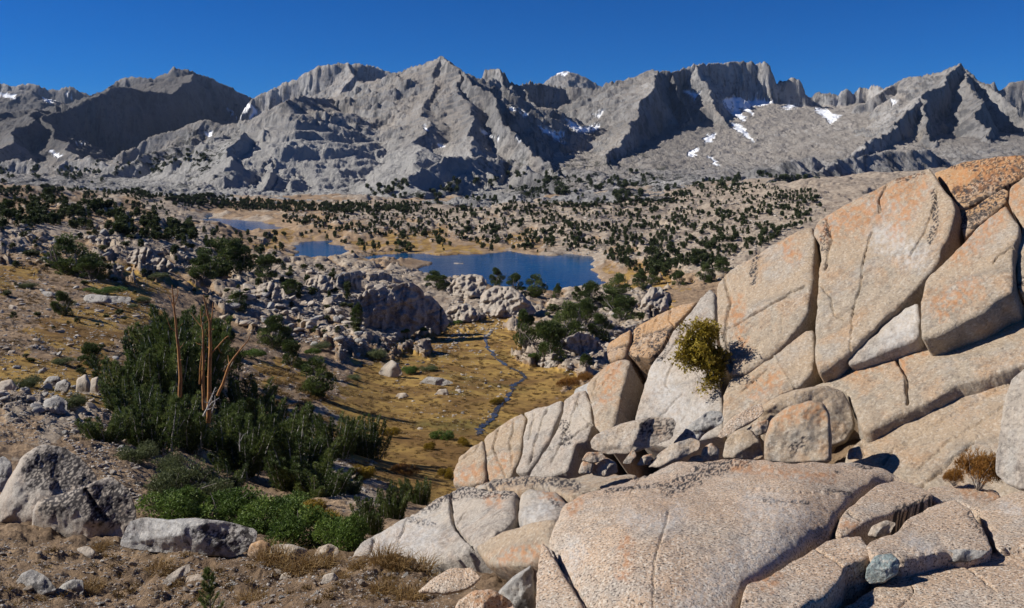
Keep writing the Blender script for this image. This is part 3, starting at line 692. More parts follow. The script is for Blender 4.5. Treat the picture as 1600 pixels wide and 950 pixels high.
def attrs_at(px, py, P, lich_shade, rust, pale):
    out = {}
    for nm, L in (('lich_shade', lich_shade), ('rust', rust), ('pale', pale)):
        v = np.zeros(px.shape)
        for pts, rad in L:
            d = line_dist(px + rad * 0.5 * fbm2(px / 9, py / 9, 3), py + rad * 0.5 * fbm2(px / 9 + 7, py / 9, 3), pts)
            k = smooth(rad * 1.25, rad * 0.75, d)
            if nm == 'lich_shade': k = k * smooth(-0.05 - 0.35 * (rad > 19), 0.12 - 0.2 * (rad > 19), fbm2(px / 5 + 3, py / 2.6 - px / 9, 5, 0.7))
            elif nm == 'rust': k = smooth(rad * 1.6, rad * 0.2, d) * smooth(-0.5, 0.5, fbm2(px / 8, py / 8, 4, .6)) * 0.62
            else: k = smooth(rad * 1.7, rad * 0.3, d) * (0.15 + 0.35 * smooth(-0.4, 0.5, fbm2(px / 7, py / 7, 5, .65)))
            v = np.maximum(v, k)
        out[nm] = ('POINT', v)
    return out
def pad(A, n, keep=False):
    return {k: (d, np.concatenate([v, v[n[0]], v[n[0]]])) for k, (d, v) in A.items()}
def slab(name, poly, ctrl, mat, label, cat="rock slab", group=None, r=0.30, thick=1.3, g=1.7, rough=0.05, cracks=(), rag=1.1, lich_shade=(), rust=(), pale=(), push=0.0, lam=0.9):
    """a block of bedrock: its face follows the joint plane given by ctrl, edges weathered round, sides going thick metres into the hill"""
    _seed[0] += 3; sd_ = _seed[0]
    P2 = ragged(poly, rag, sd_)
    px, py, t, Fc, E = in_grid(P2, g)
    D = (invD(ctrl) if isinstance(ctrl, (list, tuple)) else ctrl)(px, py) + push
    P = at(px, py, D)
    c0 = P.mean(0); u, s_, vt = np.linalg.svd(P - c0, full_matrices=False); n = vt[2]
    if n @ (-c0) < 0: n = -n
    tw = t * D / F
    rr = 0.16 * r * (0.8 + 0.9 * n2(px / 45 + sd_, py / 45))
    k = np.clip(1 - tw / rr, 0, 1); off = -rr * (1 - np.sqrt(np.clip(1 - k * k, 0, 1))) - 0.05 * r * np.clip(1 - tw / (3.5 * rr), 0, 1) ** 2
    Q = P + sd_
    ff = fbm3(Q / (lam * 1.6), 2, 0.5); off = off + rough * 0.7 * ff + rough * 0.22 * fbm3(Q / (lam * 0.22), 4, 0.6)
    for cr in cracks:
        pts, wpx, dep = cr[:3]
        jx = px + 1.8 * fbm2(px / 14 + sd_, py / 14, 3); jy = py + 1.8 * fbm2(px / 14, py / 14 + sd_, 3)
        d = line_dist(jx, jy, pts); off = off - dep * np.exp(-(d / (wpx * 0.5 * (0.75 + 0.5 * n2(px / 9, py / 9)))) ** 2)
    V = P + off[:, None] * n
    ring = np.unique(E); idx = {v: i for i, v in enumerate(ring.tolist())}
    nr_ = len(ring); nv = len(V)
    m0 = np.array([idx[a] for a in E[:, 0]]); m1 = np.array([idx[a] for a in E[:, 1]])
    S = V[ring].copy()
    for _ in range(14):      # the sides lose the ragged lip of the edge as they go down
        acc_ = np.zeros_like(S); cnt = np.zeros(nr_); np.add.at(acc_, m0, S[m1]); np.add.at(acc_, m1, S[m0]); np.add.at(cnt, m0, 1); np.add.at(cnt, m1, 1)
        S = 0.5 * S + 0.5 * acc_ / np.maximum(cnt, 1)[:, None]
    lump = fbm3(S * 2.2 + sd_, 3)[:, None]
    w1 = S - n * (thick * 0.12) + 0.04 * thick * lump * unit_(S - c0); w2 = S - n * thick + (c0 - S) * 0.06
    f1 = np.stack([E[:, 1], E[:, 0], nv + m0, nv + m1], 1); f2 = np.stack([nv + m1, nv + m0, nv + nr_ + m0, nv + nr_ + m1], 1)
    A = pad(attrs_at(px, py, P, lich_shade, rust, pale), (ring,))
    me = mesh_np(name, np.r_[V, w1, w2] - c0, np.r_[Fc, f1, f2], M[mat], A)
    return tag(link(name, me, loc=tuple(c0)), label, cat, group, "thing")
def stone(name, poly, D0, mat, label, cat="boulder", group=None, lean=0.5, bulge=0.6, g=2.2, facets=5, rough=0.05, rag=0.9, lich_shade=(), rust=(), pale=(), cracks=(), soft=0.5, yaw=0.3):
    """a loose closed stone whose outline is poly, its foot about D0 metres off; planar facets worn round"""
    _seed[0] += 3; sd_ = _seed[0]; rs = np.random.default_rng(sd_)
    P2 = ragged(poly, rag, sd_, 4.0)
    px, py, t, Fc, E = in_grid(P2, g)
    bot = P2[:, 1].max(); top = P2[:, 1].min(); cxp, cyp = P2.mean(0)
    T_ = t.max(); sc = D0 / F; R0 = T_ * sc
    up = np.clip((bot - py), 0, None) * sc
    base = D0 + lean * up + yaw * (cxp - px) * sc
    k = np.clip(1 - t / T_, 0, 1); dome = np.sqrt(np.clip(1 - k ** 2.4, 0, 1))
    u, v = (px - cxp) / (T_ + 1e-6), (py - cyp) / (T_ + 1e-6)
    fac = np.full(px.shape, 9.0)
    for _ in range(facets):
        a = rs.uniform(0, 2 * np.pi); sl_ = rs.uniform(0.3, 1.1); c = rs.uniform(0.5, 1.0)
        fac = np.minimum(fac, c - sl_ * (np.cos(a) * u + np.sin(a) * v) * 0.7)
    kk = 22.0; pr = -np.log(np.exp(-kk * np.minimum(fac, 3)) + np.exp(-kk * dome * 1.02)) / kk if facets else dome
    pr = np.where(t <= 0, 0, np.maximum(pr, 0) * smooth(0, 0.05, t / T_) ** 0.5)
    edge = smooth(0, 0.25, t / T_)
    P0 = at(px, py, base)
    nz = rough * (fbm3(P0 / max(R0, .05) * 1.3 + sd_, 4, 0.55)) * edge * max(R0, 0.05) * 2.2
    for pts, wpx, dep in cracks:
        d = line_dist(px + 1.5 * fbm2(px / 12, py / 12, 3), py, pts); nz = nz - dep * np.exp(-(d / wpx) ** 2)
    fr = at(px, py, base - R0 * bulge * 2 * pr * 0.8 - nz); bk = at(px, py, base + R0 * bulge * 1.6 * dome)
    nv = len(px); inner = t > 0
    bi = np.where(inner, np.arange(nv) + nv, np.arange(nv))
    V = np.r_[fr, bk]; c0 = V.mean(0)
    A = attrs_at(px, py, fr, lich_shade, rust, pale); A = {k_: (d_, np.r_[v_, v_]) for k_, (d_, v_) in A.items()}
    me = mesh_np(name, V - c0, np.r_[Fc, bi[Fc[:, ::-1]]], M[mat], A)
    return tag(link(name, me, loc=tuple(c0)), label, cat, group, "thing")

PA = invD([(1120, 440, 13.0), (1120, 650, 10.6), (1450, 265, 12.3)])
PB = invD([(715, 750, 12.5), (860, 632, 13.4), (1110, 450, 13.6), (1100, 660, 10.9)])
PL = invD([(1240, 700, 9.3), (1350, 677, 9.0), (1600, 450, 10.2), (1600, 570, 8.8)])
SG = "joined blocks of the big tilted granite outcrop"
slab("granite_slab", [(1117, 443), (1130, 427), (1190, 391), (1255, 356), (1268, 352), (1273, 374), (1269, 440), (1264, 485), (1250, 506), (1226, 534), (1200, 556), (1168, 579), (1140, 586), (1127, 560), (1119, 500)], PA, 'granite_tan',
     "tan granite block with a dark streak, leftmost above the orange-yellow bush", cracks=[([(1138, 512), (1155, 505), (1200, 480), (1248, 452), (1262, 446)], 2.0, 0.10), ([(1130, 430), (1140, 470), (1132, 520), (1142, 580)], 5, 0.06), ([(1225, 470), (1222, 530)], 1.4, 0.03)],
     lich_shade=[([(1184, 398), (1178, 415), (1176, 440)], 5)], rust=[([(1150, 470), (1160, 540)], 12), ([(1230, 380), (1240, 400)], 14)], r=0.28)
slab("granite_slab", [(1140, 590), (1172, 582), (1198, 561), (1230, 536), (1256, 513), (1270, 511), (1271, 545), (1268, 578), (1250, 600), (1215, 617), (1196, 640), (1185, 690), (1130, 680), (1128, 620)], PA, 'granite_tan',
     "tan granite block under a slanting crack, left of the vertical dark cleft", r=0.22, push=0.05, cracks=[([(1200, 540), (1225, 585), (1260, 640)], 1.5, -0.03), ([(1160, 610), (1200, 575)], 2, 0.06)], rust=[([(1180, 610), (1210, 590)], 16)])
slab("granite_slab", [(1279, 378), (1270, 364), (1275, 344), (1290, 334), (1334, 309), (1372, 292), (1403, 277), (1451, 261), (1459, 271), (1470, 288), (1488, 310), (1494, 327), (1484, 363), (1471, 384), (1466, 409), (1445, 432), (1408, 470), (1374, 501), (1345, 530), (1320, 553), (1298, 571), (1277, 582), (1272, 560), (1273, 500), (1277, 440), (1282, 400)], PA, 'granite_tan',
     "largest tan granite slab, its top edge highest against the grey mountains", push=-0.12, cracks=[([(1361, 360), (1350, 400), (1343, 450), (1332, 480), (1327, 545)], 2.0, 0.10), ([(1385, 290), (1374, 310), (1374, 330)], 2.5, 0.12), ([(1282, 444), (1296, 462), (1302, 490), (1318, 500)], 2.5, 0.05), ([(1420, 400), (1450, 350), (1465, 300)], 2, 0.06), ([(1290, 340), (1300, 372), (1290, 420)], 3, 0.07)],
     lich_shade=[([(1405, 280), (1440, 268)], 6), ([(1292, 350), (1288, 390)], 6), ([(1460, 300), (1462, 350), (1452, 375)], 5)], rust=[([(1300, 350), (1350, 330), (1420, 300)], 26), ([(1440, 290), (1400, 360)], 16)], pale=[([(1380, 370), (1430, 400)], 22)], r=0.26)
slab("granite_slab", [(1447, 434), (1474, 408), (1498, 386), (1523, 357), (1560, 325), (1571, 318), (1580, 334), (1592, 350), (1591, 369), (1582, 382), (1584, 452), (1555, 470), (1536, 486), (1504, 502), (1466, 523), (1438, 527), (1437, 498), (1440, 467)], PA, 'granite_tan',
     "kite shaped pinkish slab with a dark cleft down its right edge", push=-0.25, rust=[([(1560, 330), (1500, 400)], 18), ([(1520, 450), (1470, 480)], 20)], cracks=[([(1582, 385), (1560, 400), (1552, 415)], 2, 0.08)], r=0.22)
slab("granite_slab", [(1324, 567), (1323, 556), (1350, 533), (1380, 508), (1412, 480), (1434, 472), (1437, 500), (1436, 526), (1400, 541), (1368, 554), (1345, 563)], PA, 'granite_pale',
     "small pale bluish block wedged between three larger slabs", push=0.0, pale=[([(1410, 500), (1420, 520)], 20), ([(1390, 530), (1430, 490)], 14)], r=0.2)
slab("granite_slab", [(1456, 268), (1482, 257), (1510, 249), (1542, 243), (1602, 238), (1660, 232), (1660, 252), (1600, 273), (1567, 289), (1517, 321), (1497, 325), (1489, 308), (1476, 287)], PA, 'granite_orange',
     "orange lichen-spotted slab at the top right of the outcrop", push=0.15, r=0.25, lich_shade=[([(1490, 256), (1600, 243)], 9), ([(1500, 300), (1560, 285), (1600, 262)], 12), ([(1530, 265), (1580, 262)], 12)], rust=[([(1500, 280), (1580, 255)], 24)])
slab("granite_slab", [(1498, 330), (1520, 322), (1567, 293), (1576, 298), (1571, 316), (1523, 354), (1506, 369), (1499, 350)], PA, 'granite_orange',
     "narrow dark-stained block below the orange spotted slab", push=0.15, lich_shade=[([(1510, 345), (1560, 305)], 12)], r=0.15)
slab("granite_slab", [(1577, 293), (1600, 276), (1660, 250), (1660, 430), (1625, 445), (1588, 456), (1586, 390), (1597, 352), (1583, 332), (1575, 316)], PA, 'granite_tan',
     "tan slab at the right edge beyond the narrow dark cleft", push=-0.1, lich_shade=[([(1590, 445), (1610, 430)], 7)], rust=[([(1585, 300), (1610, 330)], 18)], r=0.2)
slab("granite_slab", [(1236, 625), (1257, 604), (1300, 587), (1340, 570), (1400, 545), (1440, 532), (1500, 507), (1560, 474), (1660, 425), (1660, 548), (1598, 568), (1560, 583), (1500, 600), (1460, 622), (1400, 650), (1352, 675), (1341, 662), (1334, 636), (1322, 612), (1300, 606), (1270, 614), (1250, 630)], PL, 'granite_tan',
     "long tan slab sloping down left above the straight dark crack", r=0.24, push=-0.1, cracks=[([(1400, 560), (1416, 590), (1418, 630)], 4, 0.10), ([(1300, 590), (1420, 545), (1600, 475)], 5, 0.05)], rust=[([(1330, 580), (1450, 540), (1560, 500)], 12), ([(1408, 565), (1412, 570)], 10)], lich_shade=[])
slab("granite_slab", [(1318, 724), (1322, 704), (1345, 683), (1400, 656), (1460, 628), (1500, 607), (1560, 590), (1600, 575), (1660, 550), (1660, 780), (1480, 790), (1420, 765), (1400, 745), (1360, 735)], PL, 'granite_tan',
     "long smooth pink slab below the straight dark crack, brown shrub on it", r=0.16, push=0.12, cracks=[([(1380, 725), (1400, 700), (1480, 652), (1590, 590)], 2.2, 0.04), ([(1420, 745), (1480, 692), (1600, 612)], 2.2, 0.04), ([(1345, 690), (1350, 715)], 2.0, 0.12), ([(1440, 760), (1520, 690)], 4, 0.07)], g=2.5)
# lower left wing of the outcrop
slab("granite_slab", [(706, 757), (707, 735), (716, 711), (735, 694), (752, 683), (757, 710), (757, 752), (730, 758)], PB, 'granite_tan', "low rounded block at the left tip of the outcrop", r=0.30, cracks=[([(712, 722), (740, 705), (750, 690)], 2, 0.06)], rust=[([(720, 745), (745, 735)], 14)])
slab("granite_slab", [(754, 682), (787, 660), (814, 644), (822, 652), (815, 680), (812, 712), (800, 738), (790, 750), (762, 752), (759, 710)], PB, 'granite_tan', "block split by thin vertical cracks, second from the outcrop's left tip", push=0.1, r=0.2, cracks=[([(778, 668), (770, 700), (790, 745)], 2, 0.10), ([(804, 655), (796, 690), (800, 725)], 2, 0.10), ([(762, 712), (785, 705)], 1.5, 0.07)], rust=[([(770, 740), (785, 720)], 12)])
slab("granite_slab", [(817, 645), (838, 636), (858, 631), (878, 623), (876, 640), (860, 680), (850, 695), (826, 735), (816, 740), (804, 738), (815, 712), (818, 680), (824, 652)], PB, 'granite_pale', "leaning pale block with parallel cracks in the outcrop's lower left wing", r=0.18, cracks=[([(855, 640), (840, 680), (826, 725)], 2, 0.09), ([(836, 645), (826, 690)], 1.6, 0.06)])
slab("granite_slab", [(881, 622), (900, 610), (914, 607), (922, 632), (926, 660), (916, 686), (898, 692), (888, 735), (850, 745), (822, 748), (828, 738), (852, 698), (864, 680), (878, 645)], PB, 'granite_pale', "pale block above the small rounded stones, with a long slanting crack", push=-0.1, r=0.22, cracks=[([(905, 615), (890, 660), (862, 720)], 1.8, 0.07), ([(925, 660), (905, 675), (880, 690), (850, 705)], 2, 0.08), ([(895, 620), (910, 650), (925, 665)], 1.3, 0.04)], lich_shade=[([(880, 660), (885, 690)], 8)])
slab("granite_slab", [(916, 606), (920, 592), (935, 579), (950, 567), (975, 559), (984, 563), (974, 600), (965, 640), (959, 672), (942, 686), (928, 662), (923, 632)], PB, 'granite_tan', "sunlit tan block directly left of the deep dark notch", push=-0.35, r=0.22, cracks=[([(905, 660), (940, 600), (970, 566)], 1.6, -0.03), ([(930, 590), (925, 630)], 1.6, 0.05)], rust=[([(960, 570), (945, 620)], 14)])
slab("granite_slab", [(984, 560), (1010, 560), (1012, 572), (1005, 605), (996, 640), (990, 665), (962, 668), (972, 620), (980, 590)], invD([(984, 560, 13.9), (1010, 560, 14.3), (990, 665, 12.9)]), 'granite_grey', "shadowed dark block recessed in the notch of the lower wing", push=0.5, r=0.12, rough=0.12)
slab("granite_slab", [(946, 545), (950, 535), (967, 525), (986, 513), (984, 532), (977, 555), (958, 562), (950, 563)], PB, 'granite_orange', "small rounded orange-tan block on the skyline left of a dark crack", push=-0.1, r=0.3)
slab("granite_slab", [(989, 511), (1001, 504), (1030, 489), (1052, 479), (1088, 467), (1074, 486), (1052, 508), (1032, 543), (1012, 558), (990, 557), (979, 553), (985, 530)], PB, 'granite_orange', "orange block on the skyline above the dark notch", r=0.2, cracks=[([(1048, 482), (1046, 500), (1052, 508)], 2, 0.09), ([(1010, 505), (1000, 545)], 1.5, 0.05), ([(1025, 495), (1012, 552)], 1.5, 0.05)], lich_shade=[([(997, 515), (996, 530)], 4), ([(1020, 540), (1040, 520)], 7)])
slab("granite_slab", [(1013, 574), (1035, 546), (1054, 511), (1078, 488), (1094, 467), (1109, 450), (1117, 458), (1116, 500), (1124, 560), (1128, 620), (1129, 675), (1100, 682), (1055, 700), (1000, 690), (988, 668), (1000, 620)], PB, 'granite_pale', "pale smooth slab behind the orange-yellow bush", push=0.0, r=0.22, cracks=[([(1050, 570), (1040, 600), (1050, 615)], 1.5, 0.05), ([(1020, 660), (1068, 615)], 1.5, 0.05), ([(1068, 480), (1060, 530), (1035, 560)], 2, 0.06)], lich_shade=[([(1040, 520), (1030, 560)], 8)], pale=[([(1020, 590), (1060, 640)], 24), ([(1090, 640), (1080, 680)], 18)])
# loose blocks lying at the foot of the slabs
stone("boulder", [(922, 690), (930, 680), (950, 670), (976, 660), (1012, 652), (1052, 653), (1056, 660), (1050, 685), (1012, 700), (985, 711), (945, 709), (924, 701)], 9.3, 'stone', "flat angular slab of rock resting across small stones, shaded right face", lean=0.9, facets=6, bulge=0.8, lich_shade=[([(1010, 670), (1045, 668)], 14)])  # the dark mark paints shade onto its right face
stone("boulder", [(1012, 730), (1030, 708), (1048, 694), (1080, 684), (1095, 690), (1092, 702), (1062, 720), (1030, 732)], 8.2, 'stone', "wedge shaped rock with a dark underside, right of the flat slab", lean=0.8, facets=6)
stone("boulder", [(1120, 682), (1140, 655), (1172, 636), (1190, 631), (1194, 644), (1175, 661), (1148, 674), (1128, 685)], 9.3, 'granite_pink', "pinkish tongue shaped rock leaning against the tan wall", lean=0.9, facets=3)
stone("boulder", [(1128, 716), (1134, 688), (1150, 672), (1174, 671), (1188, 688), (1194, 716), (1160, 720)], 8.9, 'granite_tan', "rounded grey-tan boulder just left of the tallest upright boulder", lean=0.6, facets=4)
stone("boulder", [(1182, 640), (1215, 618), (1250, 607), (1290, 602), (1318, 612), (1332, 640), (1337, 668), (1322, 692), (1300, 700), (1220, 690), (1190, 690)], 9.4, 'granite_tan', "large rounded boulder behind the tallest upright boulder", lean=0.6, facets=3, bulge=0.5, cracks=[([(1225, 610), (1262, 645)], 1.5, -0.02)])
stone("boulder", [(1193, 722), (1195, 685), (1204, 656), (1228, 636), (1268, 625), (1288, 630), (1297, 650), (1300, 690), (1299, 724), (1240, 726)], 8.3, 'granite_tan', "tallest upright boulder with a rusty orange top", lean=0.6, yaw=0.5, facets=4, bulge=0.4, rust=[([(1215, 650), (1250, 636), (1285, 640)], 20)], lich_shade=[([(1240, 700), (1255, 690)], 8)])
stone("boulder", [(1050, 694), (1072, 668), (1108, 641), (1128, 643), (1131, 660), (1106, 674), (1086, 694)], 9.4, 'granite_grey', "dark jagged rock below the hanging bush", lean=0.9, facets=8, rough=0.12)
for poly, lab in (([(903, 740), (908, 722), (920, 716), (928, 724), (924, 742)], "small rust-stained stone, leftmost under the flat slab"),
                  ([(924, 742), (930, 722), (948, 714), (962, 722), (966, 738), (948, 746)], "round brown stone in the shade of the flat slab"),
                  ([(908, 720), (918, 706), (940, 706), (948, 716), (930, 724)], "tan stone pinched under the left end of the flat slab"),
                  ([(1093, 722), (1098, 700), (1112, 691), (1124, 702), (1124, 720)], "small upright stone between the wedge and the round boulder"),
                  ([(1072, 724), (1080, 713), (1094, 711), (1100, 722)], "low orange stone in front of the small upright one"),
                  ([(972, 724), (990, 700), (996, 712), (984, 726)], "thin pale splinter of rock under the flat slab"),
                  ([(994, 728), (1003, 712), (1020, 708), (1016, 726)], "pale chip beside the thin splinter of rock"),
                  ([(1323, 718), (1326, 702), (1344, 696), (1349, 718)], "little block at the lower end of the straight crack"),
                  ([(1165, 672), (1180, 660), (1200, 655), (1200, 676), (1180, 684)], "mossy grey stone tucked behind the upright boulders")):
    stone("rock", poly, 9.3 if 'mossy' in lab else 8.3, 'stone', lab, cat="rock", lean=0.5, facets=4, g=1.6, group="loose stones below the slabs", rust=[([tuple(poly[1]), tuple(poly[2])], 8)])
# foreground bedrock
FP = invD([(1150, 713, 6.9), (1350, 718, 6.7), (1420, 745, 6.3), (900, 765, 6.3), (1000, 745, 6.5), (862, 830, 5.3), (845, 950, 4.3), (1000, 800, 5.0), (1250, 790, 5.0), (1000, 950, 3.75), (1150, 900, 4.0), (1280, 830, 4.7), (1150, 965, 3.7)])
slab("granite_dome", [(832, 975), (838, 935), (850, 900), (857, 850), (862, 820), (880, 788), (910, 766), (960, 752), (1000, 739), (1050, 722), (1100, 716), (1150, 713), (1250, 715), (1340, 718), (1385, 727), (1405, 738), (1427, 755), (1400, 744), (1370, 744), (1350, 758), (1330, 774), (1310, 800), (1295, 826), (1270, 840), (1240, 860), (1190, 893), (1165, 905), (1150, 940), (1142, 975)], FP, 'granite_pink',
     "large pale pink granite dome with black lichen across its top, before the upright boulders", r=0.26, thick=1.4, rough=0.035, lam=0.7, g=1.9, cracks=[([(1020, 965), (1022, 880), (1045, 800)], 4, 0.012), ([(1160, 760), (1260, 768), (1340, 770)], 1.5, 0.02), ([(985, 770), (1000, 740)], 2, 0.02), ([(860, 850), (905, 930), (935, 975)], 6, 0.05)],
     lich_shade=[([(1045, 763), (1100, 735), (1165, 717)], 12), ([(1055, 758), (1110, 730)], 6), ([(1100, 722), (1170, 716)], 4), ([(960, 765), (1040, 755), (1080, 745)], 4), ([(975, 745), (1010, 740)], 3), ([(1195, 777), (1225, 785)], 5), ([(1235, 783), (1262, 785)], 3.5), ([(1290, 765), (1330, 768)], 2.5), ([(1340, 727), (1360, 729)], 3), ([(945, 770), (955, 765)], 4), ([(1305, 733), (1312, 735)], 2)], rust=[([(905, 780), (895, 805)], 10), ([(1150, 730), (1300, 745)], 10), ([(980, 850), (975, 900)], 12)], pale=[([(1060, 800), (1045, 820), (980, 810)], 14), ([(1200, 860), (1100, 950)], 40), ([(880, 900), (900, 860)], 16), ([(1180, 790), (1240, 810)], 26)])
FQ = invD([(1300, 820, 4.75), (1365, 752, 5.8), (1455, 770, 5.6), (1340, 830, 4.6), (1550, 850, 4.4), (1160, 905, 3.9), (1230, 960, 3.5), (1400, 830, 4.6), (1490, 780, 5.3)])
slab("granite_slab", [(1306, 828), (1312, 808), (1324, 791), (1343, 776), (1370, 757), (1396, 751), (1427, 755), (1452, 768), (1458, 776), (1448, 782), (1420, 791), (1382, 801), (1355, 813), (1330, 826), (1312, 830)], FQ, 'granite_pink', "wedge of pink granite set between the dome and the stepped blocks", push=0.12, r=0.12, thick=0.5, rough=0.03, cracks=[([(1325, 800), (1345, 812)], 2, 0.03)], lich_shade=[([(1400, 795), (1452, 780)], 4)], rust=[([(1315, 815), (1335, 820)], 7)])
slab("granite_slab", [(1146, 975), (1164, 908), (1189, 899), (1243, 867), (1299, 838), (1345, 833), (1354, 845), (1368, 864), (1322, 876), (1314, 900), (1292, 925), (1252, 945), (1222, 975)], FQ, 'granite_pink', "blocky pink granite step with an orange lichen spot beside the blue-grey stone", push=0.04, r=0.12, thick=0.6, rough=0.04, rust=[([(1190, 893), (1205, 905)], 18)], cracks=[([(1270, 850), (1315, 878)], 2.5, 0.035), ([(1148, 940), (1180, 935)], 1.5, 0.06)])
slab("granite_slab", [(1352, 845), (1360, 836), (1400, 826), (1420, 806), (1450, 791), (1490, 780), (1515, 790), (1535, 818), (1552, 850), (1530, 856), (1480, 852), (1440, 857), (1410, 861), (1395, 856), (1372, 862), (1360, 858)], FQ, 'granite_pink', "grey-pink granite ledge overhanging a dark gap right of the blue-grey stone", push=-0.05, r=0.11, thick=0.5, rough=0.04, pale=[([(1420, 835), (1450, 850)], 9)], lich_shade=[([(1515, 800), (1535, 830)], 4)])
stone("rock", [(1355, 838), (1362, 822), (1385, 812), (1400, 818), (1392, 832), (1372, 842)], 4.7, 'stone', "knobbly brown stone in the gap above the stepped granite", cat="rock", facets=6, g=2)
stone("rock", [(1352, 904), (1354, 886), (1368, 868), (1393, 864), (1407, 878), (1402, 898), (1380, 911), (1360, 913)], 4.12, 'granite_blue', "blue-grey stone lodged in the dark gap between pink slabs", cat="rock", lean=0.4, facets=6, g=1.6)
FR = invD([(1290, 965, 3.5), (1410, 890, 4.0), (1625, 845, 4.3), (1625, 965, 3.3)])
slab("granite_slab", [(1286, 975), (1330, 937), (1372, 913), (1410, 893), (1450, 877), (1500, 879), (1545, 866), (1580, 852), (1670, 840), (1670, 975)], FR, 'granite_pink', "broad pink slab at the bottom right corner with a small round hollow", r=0.08, thick=0.6, rough=0.03, cracks=[([(1420, 905), (1428, 925), (1405, 950)], 1.5, 0.025), ([(1500, 880), (1560, 930)], 3, 0.015)], pale=[([(1600, 852), (1625, 856)], 9)], push=0.32)
stone("rock", [(1450, 874), (1468, 861), (1500, 857), (1545, 861), (1532, 872), (1505, 879), (1470, 879)], 4.28, 'granite_grey', "low mottled stone lying along the lip of the granite ledge", cat="rock", facets=5, g=2)
slab("granite_slab", [(1528, 798), (1550, 781), (1580, 766), (1670, 765), (1670, 842), (1590, 851), (1557, 856), (1546, 832)], invD([(1528, 798, 5.3), (1670, 765, 5.5), (1557, 856, 4.4)]), 'granite_pink', "speckled pink slab under the tall boulder at the right edge", r=0.1, thick=0.6, rough=0.03, pale=[([(1570, 790), (1590, 800)], 10)])
slab("granite_slab", [(1440, 768), (1452, 756), (1480, 752), (1520, 754), (1560, 762), (1566, 774), (1534, 795), (1510, 790), (1490, 779), (1462, 782)], invD([(1440, 768, 5.9), (1560, 762, 6.0), (1530, 795, 5.4)]), 'granite_pink', "rust-edged granite shelf right below the brown shrub", r=0.12, thick=0.5, rust=[([(1510, 762), (1555, 772)], 14)])
stone("boulder", [(1556, 740), (1556, 715), (1562, 680), (1566, 645), (1572, 615), (1582, 592), (1605, 572), (1670, 560), (1670, 775), (1600, 768), (1575, 758)], 5.2, 'granite_pale', "tall rounded pink boulder cut off by the right edge", lean=0.5, facets=3, bulge=0.4, g=2.5, yaw=0.55)
# low pale rocks left of the dome
FL = invD([(545, 870, 9.2), (720, 757, 11.0), (885, 765, 8.6), (700, 868, 7.8), (860, 805, 7.4)])
slab("granite_slab", [(540, 872), (560, 850), (580, 836), (640, 800), (690, 770), (718, 757), (760, 760), (806, 764), (805, 800), (790, 815), (765, 836), (742, 848), (700, 868), (650, 872), (600, 870)], FL, 'granite_pale', "low pale slab with dark lichen on top, left of the granite dome", r=0.45, thick=1.2, rough=0.07, cracks=[([(705, 770), (704, 800), (712, 825), (735, 850)], 4, 0.16), ([(712, 825), (730, 800)], 2, 0.06), ([(640, 805), (620, 850)], 2, 0.05), ([(585, 838), (575, 865)], 3, 0.08)],
     lich_shade=[([(690, 776), (730, 765), (800, 768)], 12), ([(655, 800), (680, 790)], 7), ([(640, 812), (680, 818)], 4)], pale=[([(600, 850), (660, 840)], 30)], rust=[([(765, 780), (780, 785)], 10)])
slab("granite_slab", [(809, 768), (828, 758), (850, 757), (872, 762), (886, 775), (886, 792), (864, 806), (840, 810), (815, 812), (806, 800)], FL, 'granite_pale', "rounded pale knob of rock with an orange cap beside the dome", push=-0.25, r=0.5, thick=1.0, rough=0.06, rust=[([(850, 768), (876, 776)], 10)], pale=[([(830, 795), (850, 790)], 14)], lich_shade=[([(860, 775), (870, 785)], 6)])
slab("granite_slab", [(735, 760), (770, 748), (830, 742), (880, 748), (940, 735), (1000, 738), (955, 754), (905, 768), (885, 772), (850, 757), (806, 764)], invD([(735, 760, 10.5), (1000, 738, 8.4), (900, 768, 8.2)]), 'granite_tan', "dark-topped flat ledge behind the rounded pale knob", push=0.1, r=0.15, thick=1.0, lich_shade=[([(760, 757), (840, 750), (900, 758)], 8)])
slab("granite_slab", [(738, 852), (765, 838), (795, 820), (835, 810), (866, 808), (862, 850), (838, 880), (800, 885), (755, 880)], invD([(738, 852, 7.2), (866, 808, 6.6), (800, 885, 6.4)]), 'granite_tan', "smooth tan hump half buried in gravel beside the dome", r=0.35, thick=0.8, rough=0.04, rust=[([(790, 870), (840, 860)], 12)])
stone("boulder", [(760, 975), (778, 925), (800, 902), (833, 880), (836, 975)], 5.2, 'granite_grey', "triangular dark pink rock in shade against the dome's left side", lean=0.4, facets=5, g=2)
slab("granite_slab", [(832, 975), (834, 880), (842, 838), (852, 846), (872, 880), (900, 925), (925, 975)], invD([(842, 838, 5.0), (832, 975, 4.1), (925, 975, 3.9)]), 'granite_pink', "narrow splinter of pink granite wedged against the dome", push=-0.15, r=0.12, thick=0.5, g=2)
stone("rock", [(650, 926), (675, 905), (702, 888), (738, 887), (752, 903), (735, 920), (700, 930)], 5.9, 'granite_pink', "flat pinkish rock set in the gravel near the bottom", cat="rock", lean=1.2, facets=3, bulge=0.4)
stone("boulder", [(700, 975), (715, 940), (740, 922), (770, 920), (800, 940), (812, 975)], 4.9, 'granite_pink', "rounded orange-pink boulder cut off by the bottom edge", lean=0.5, facets=3, rust=[([(745, 930), (790, 940)], 16)])

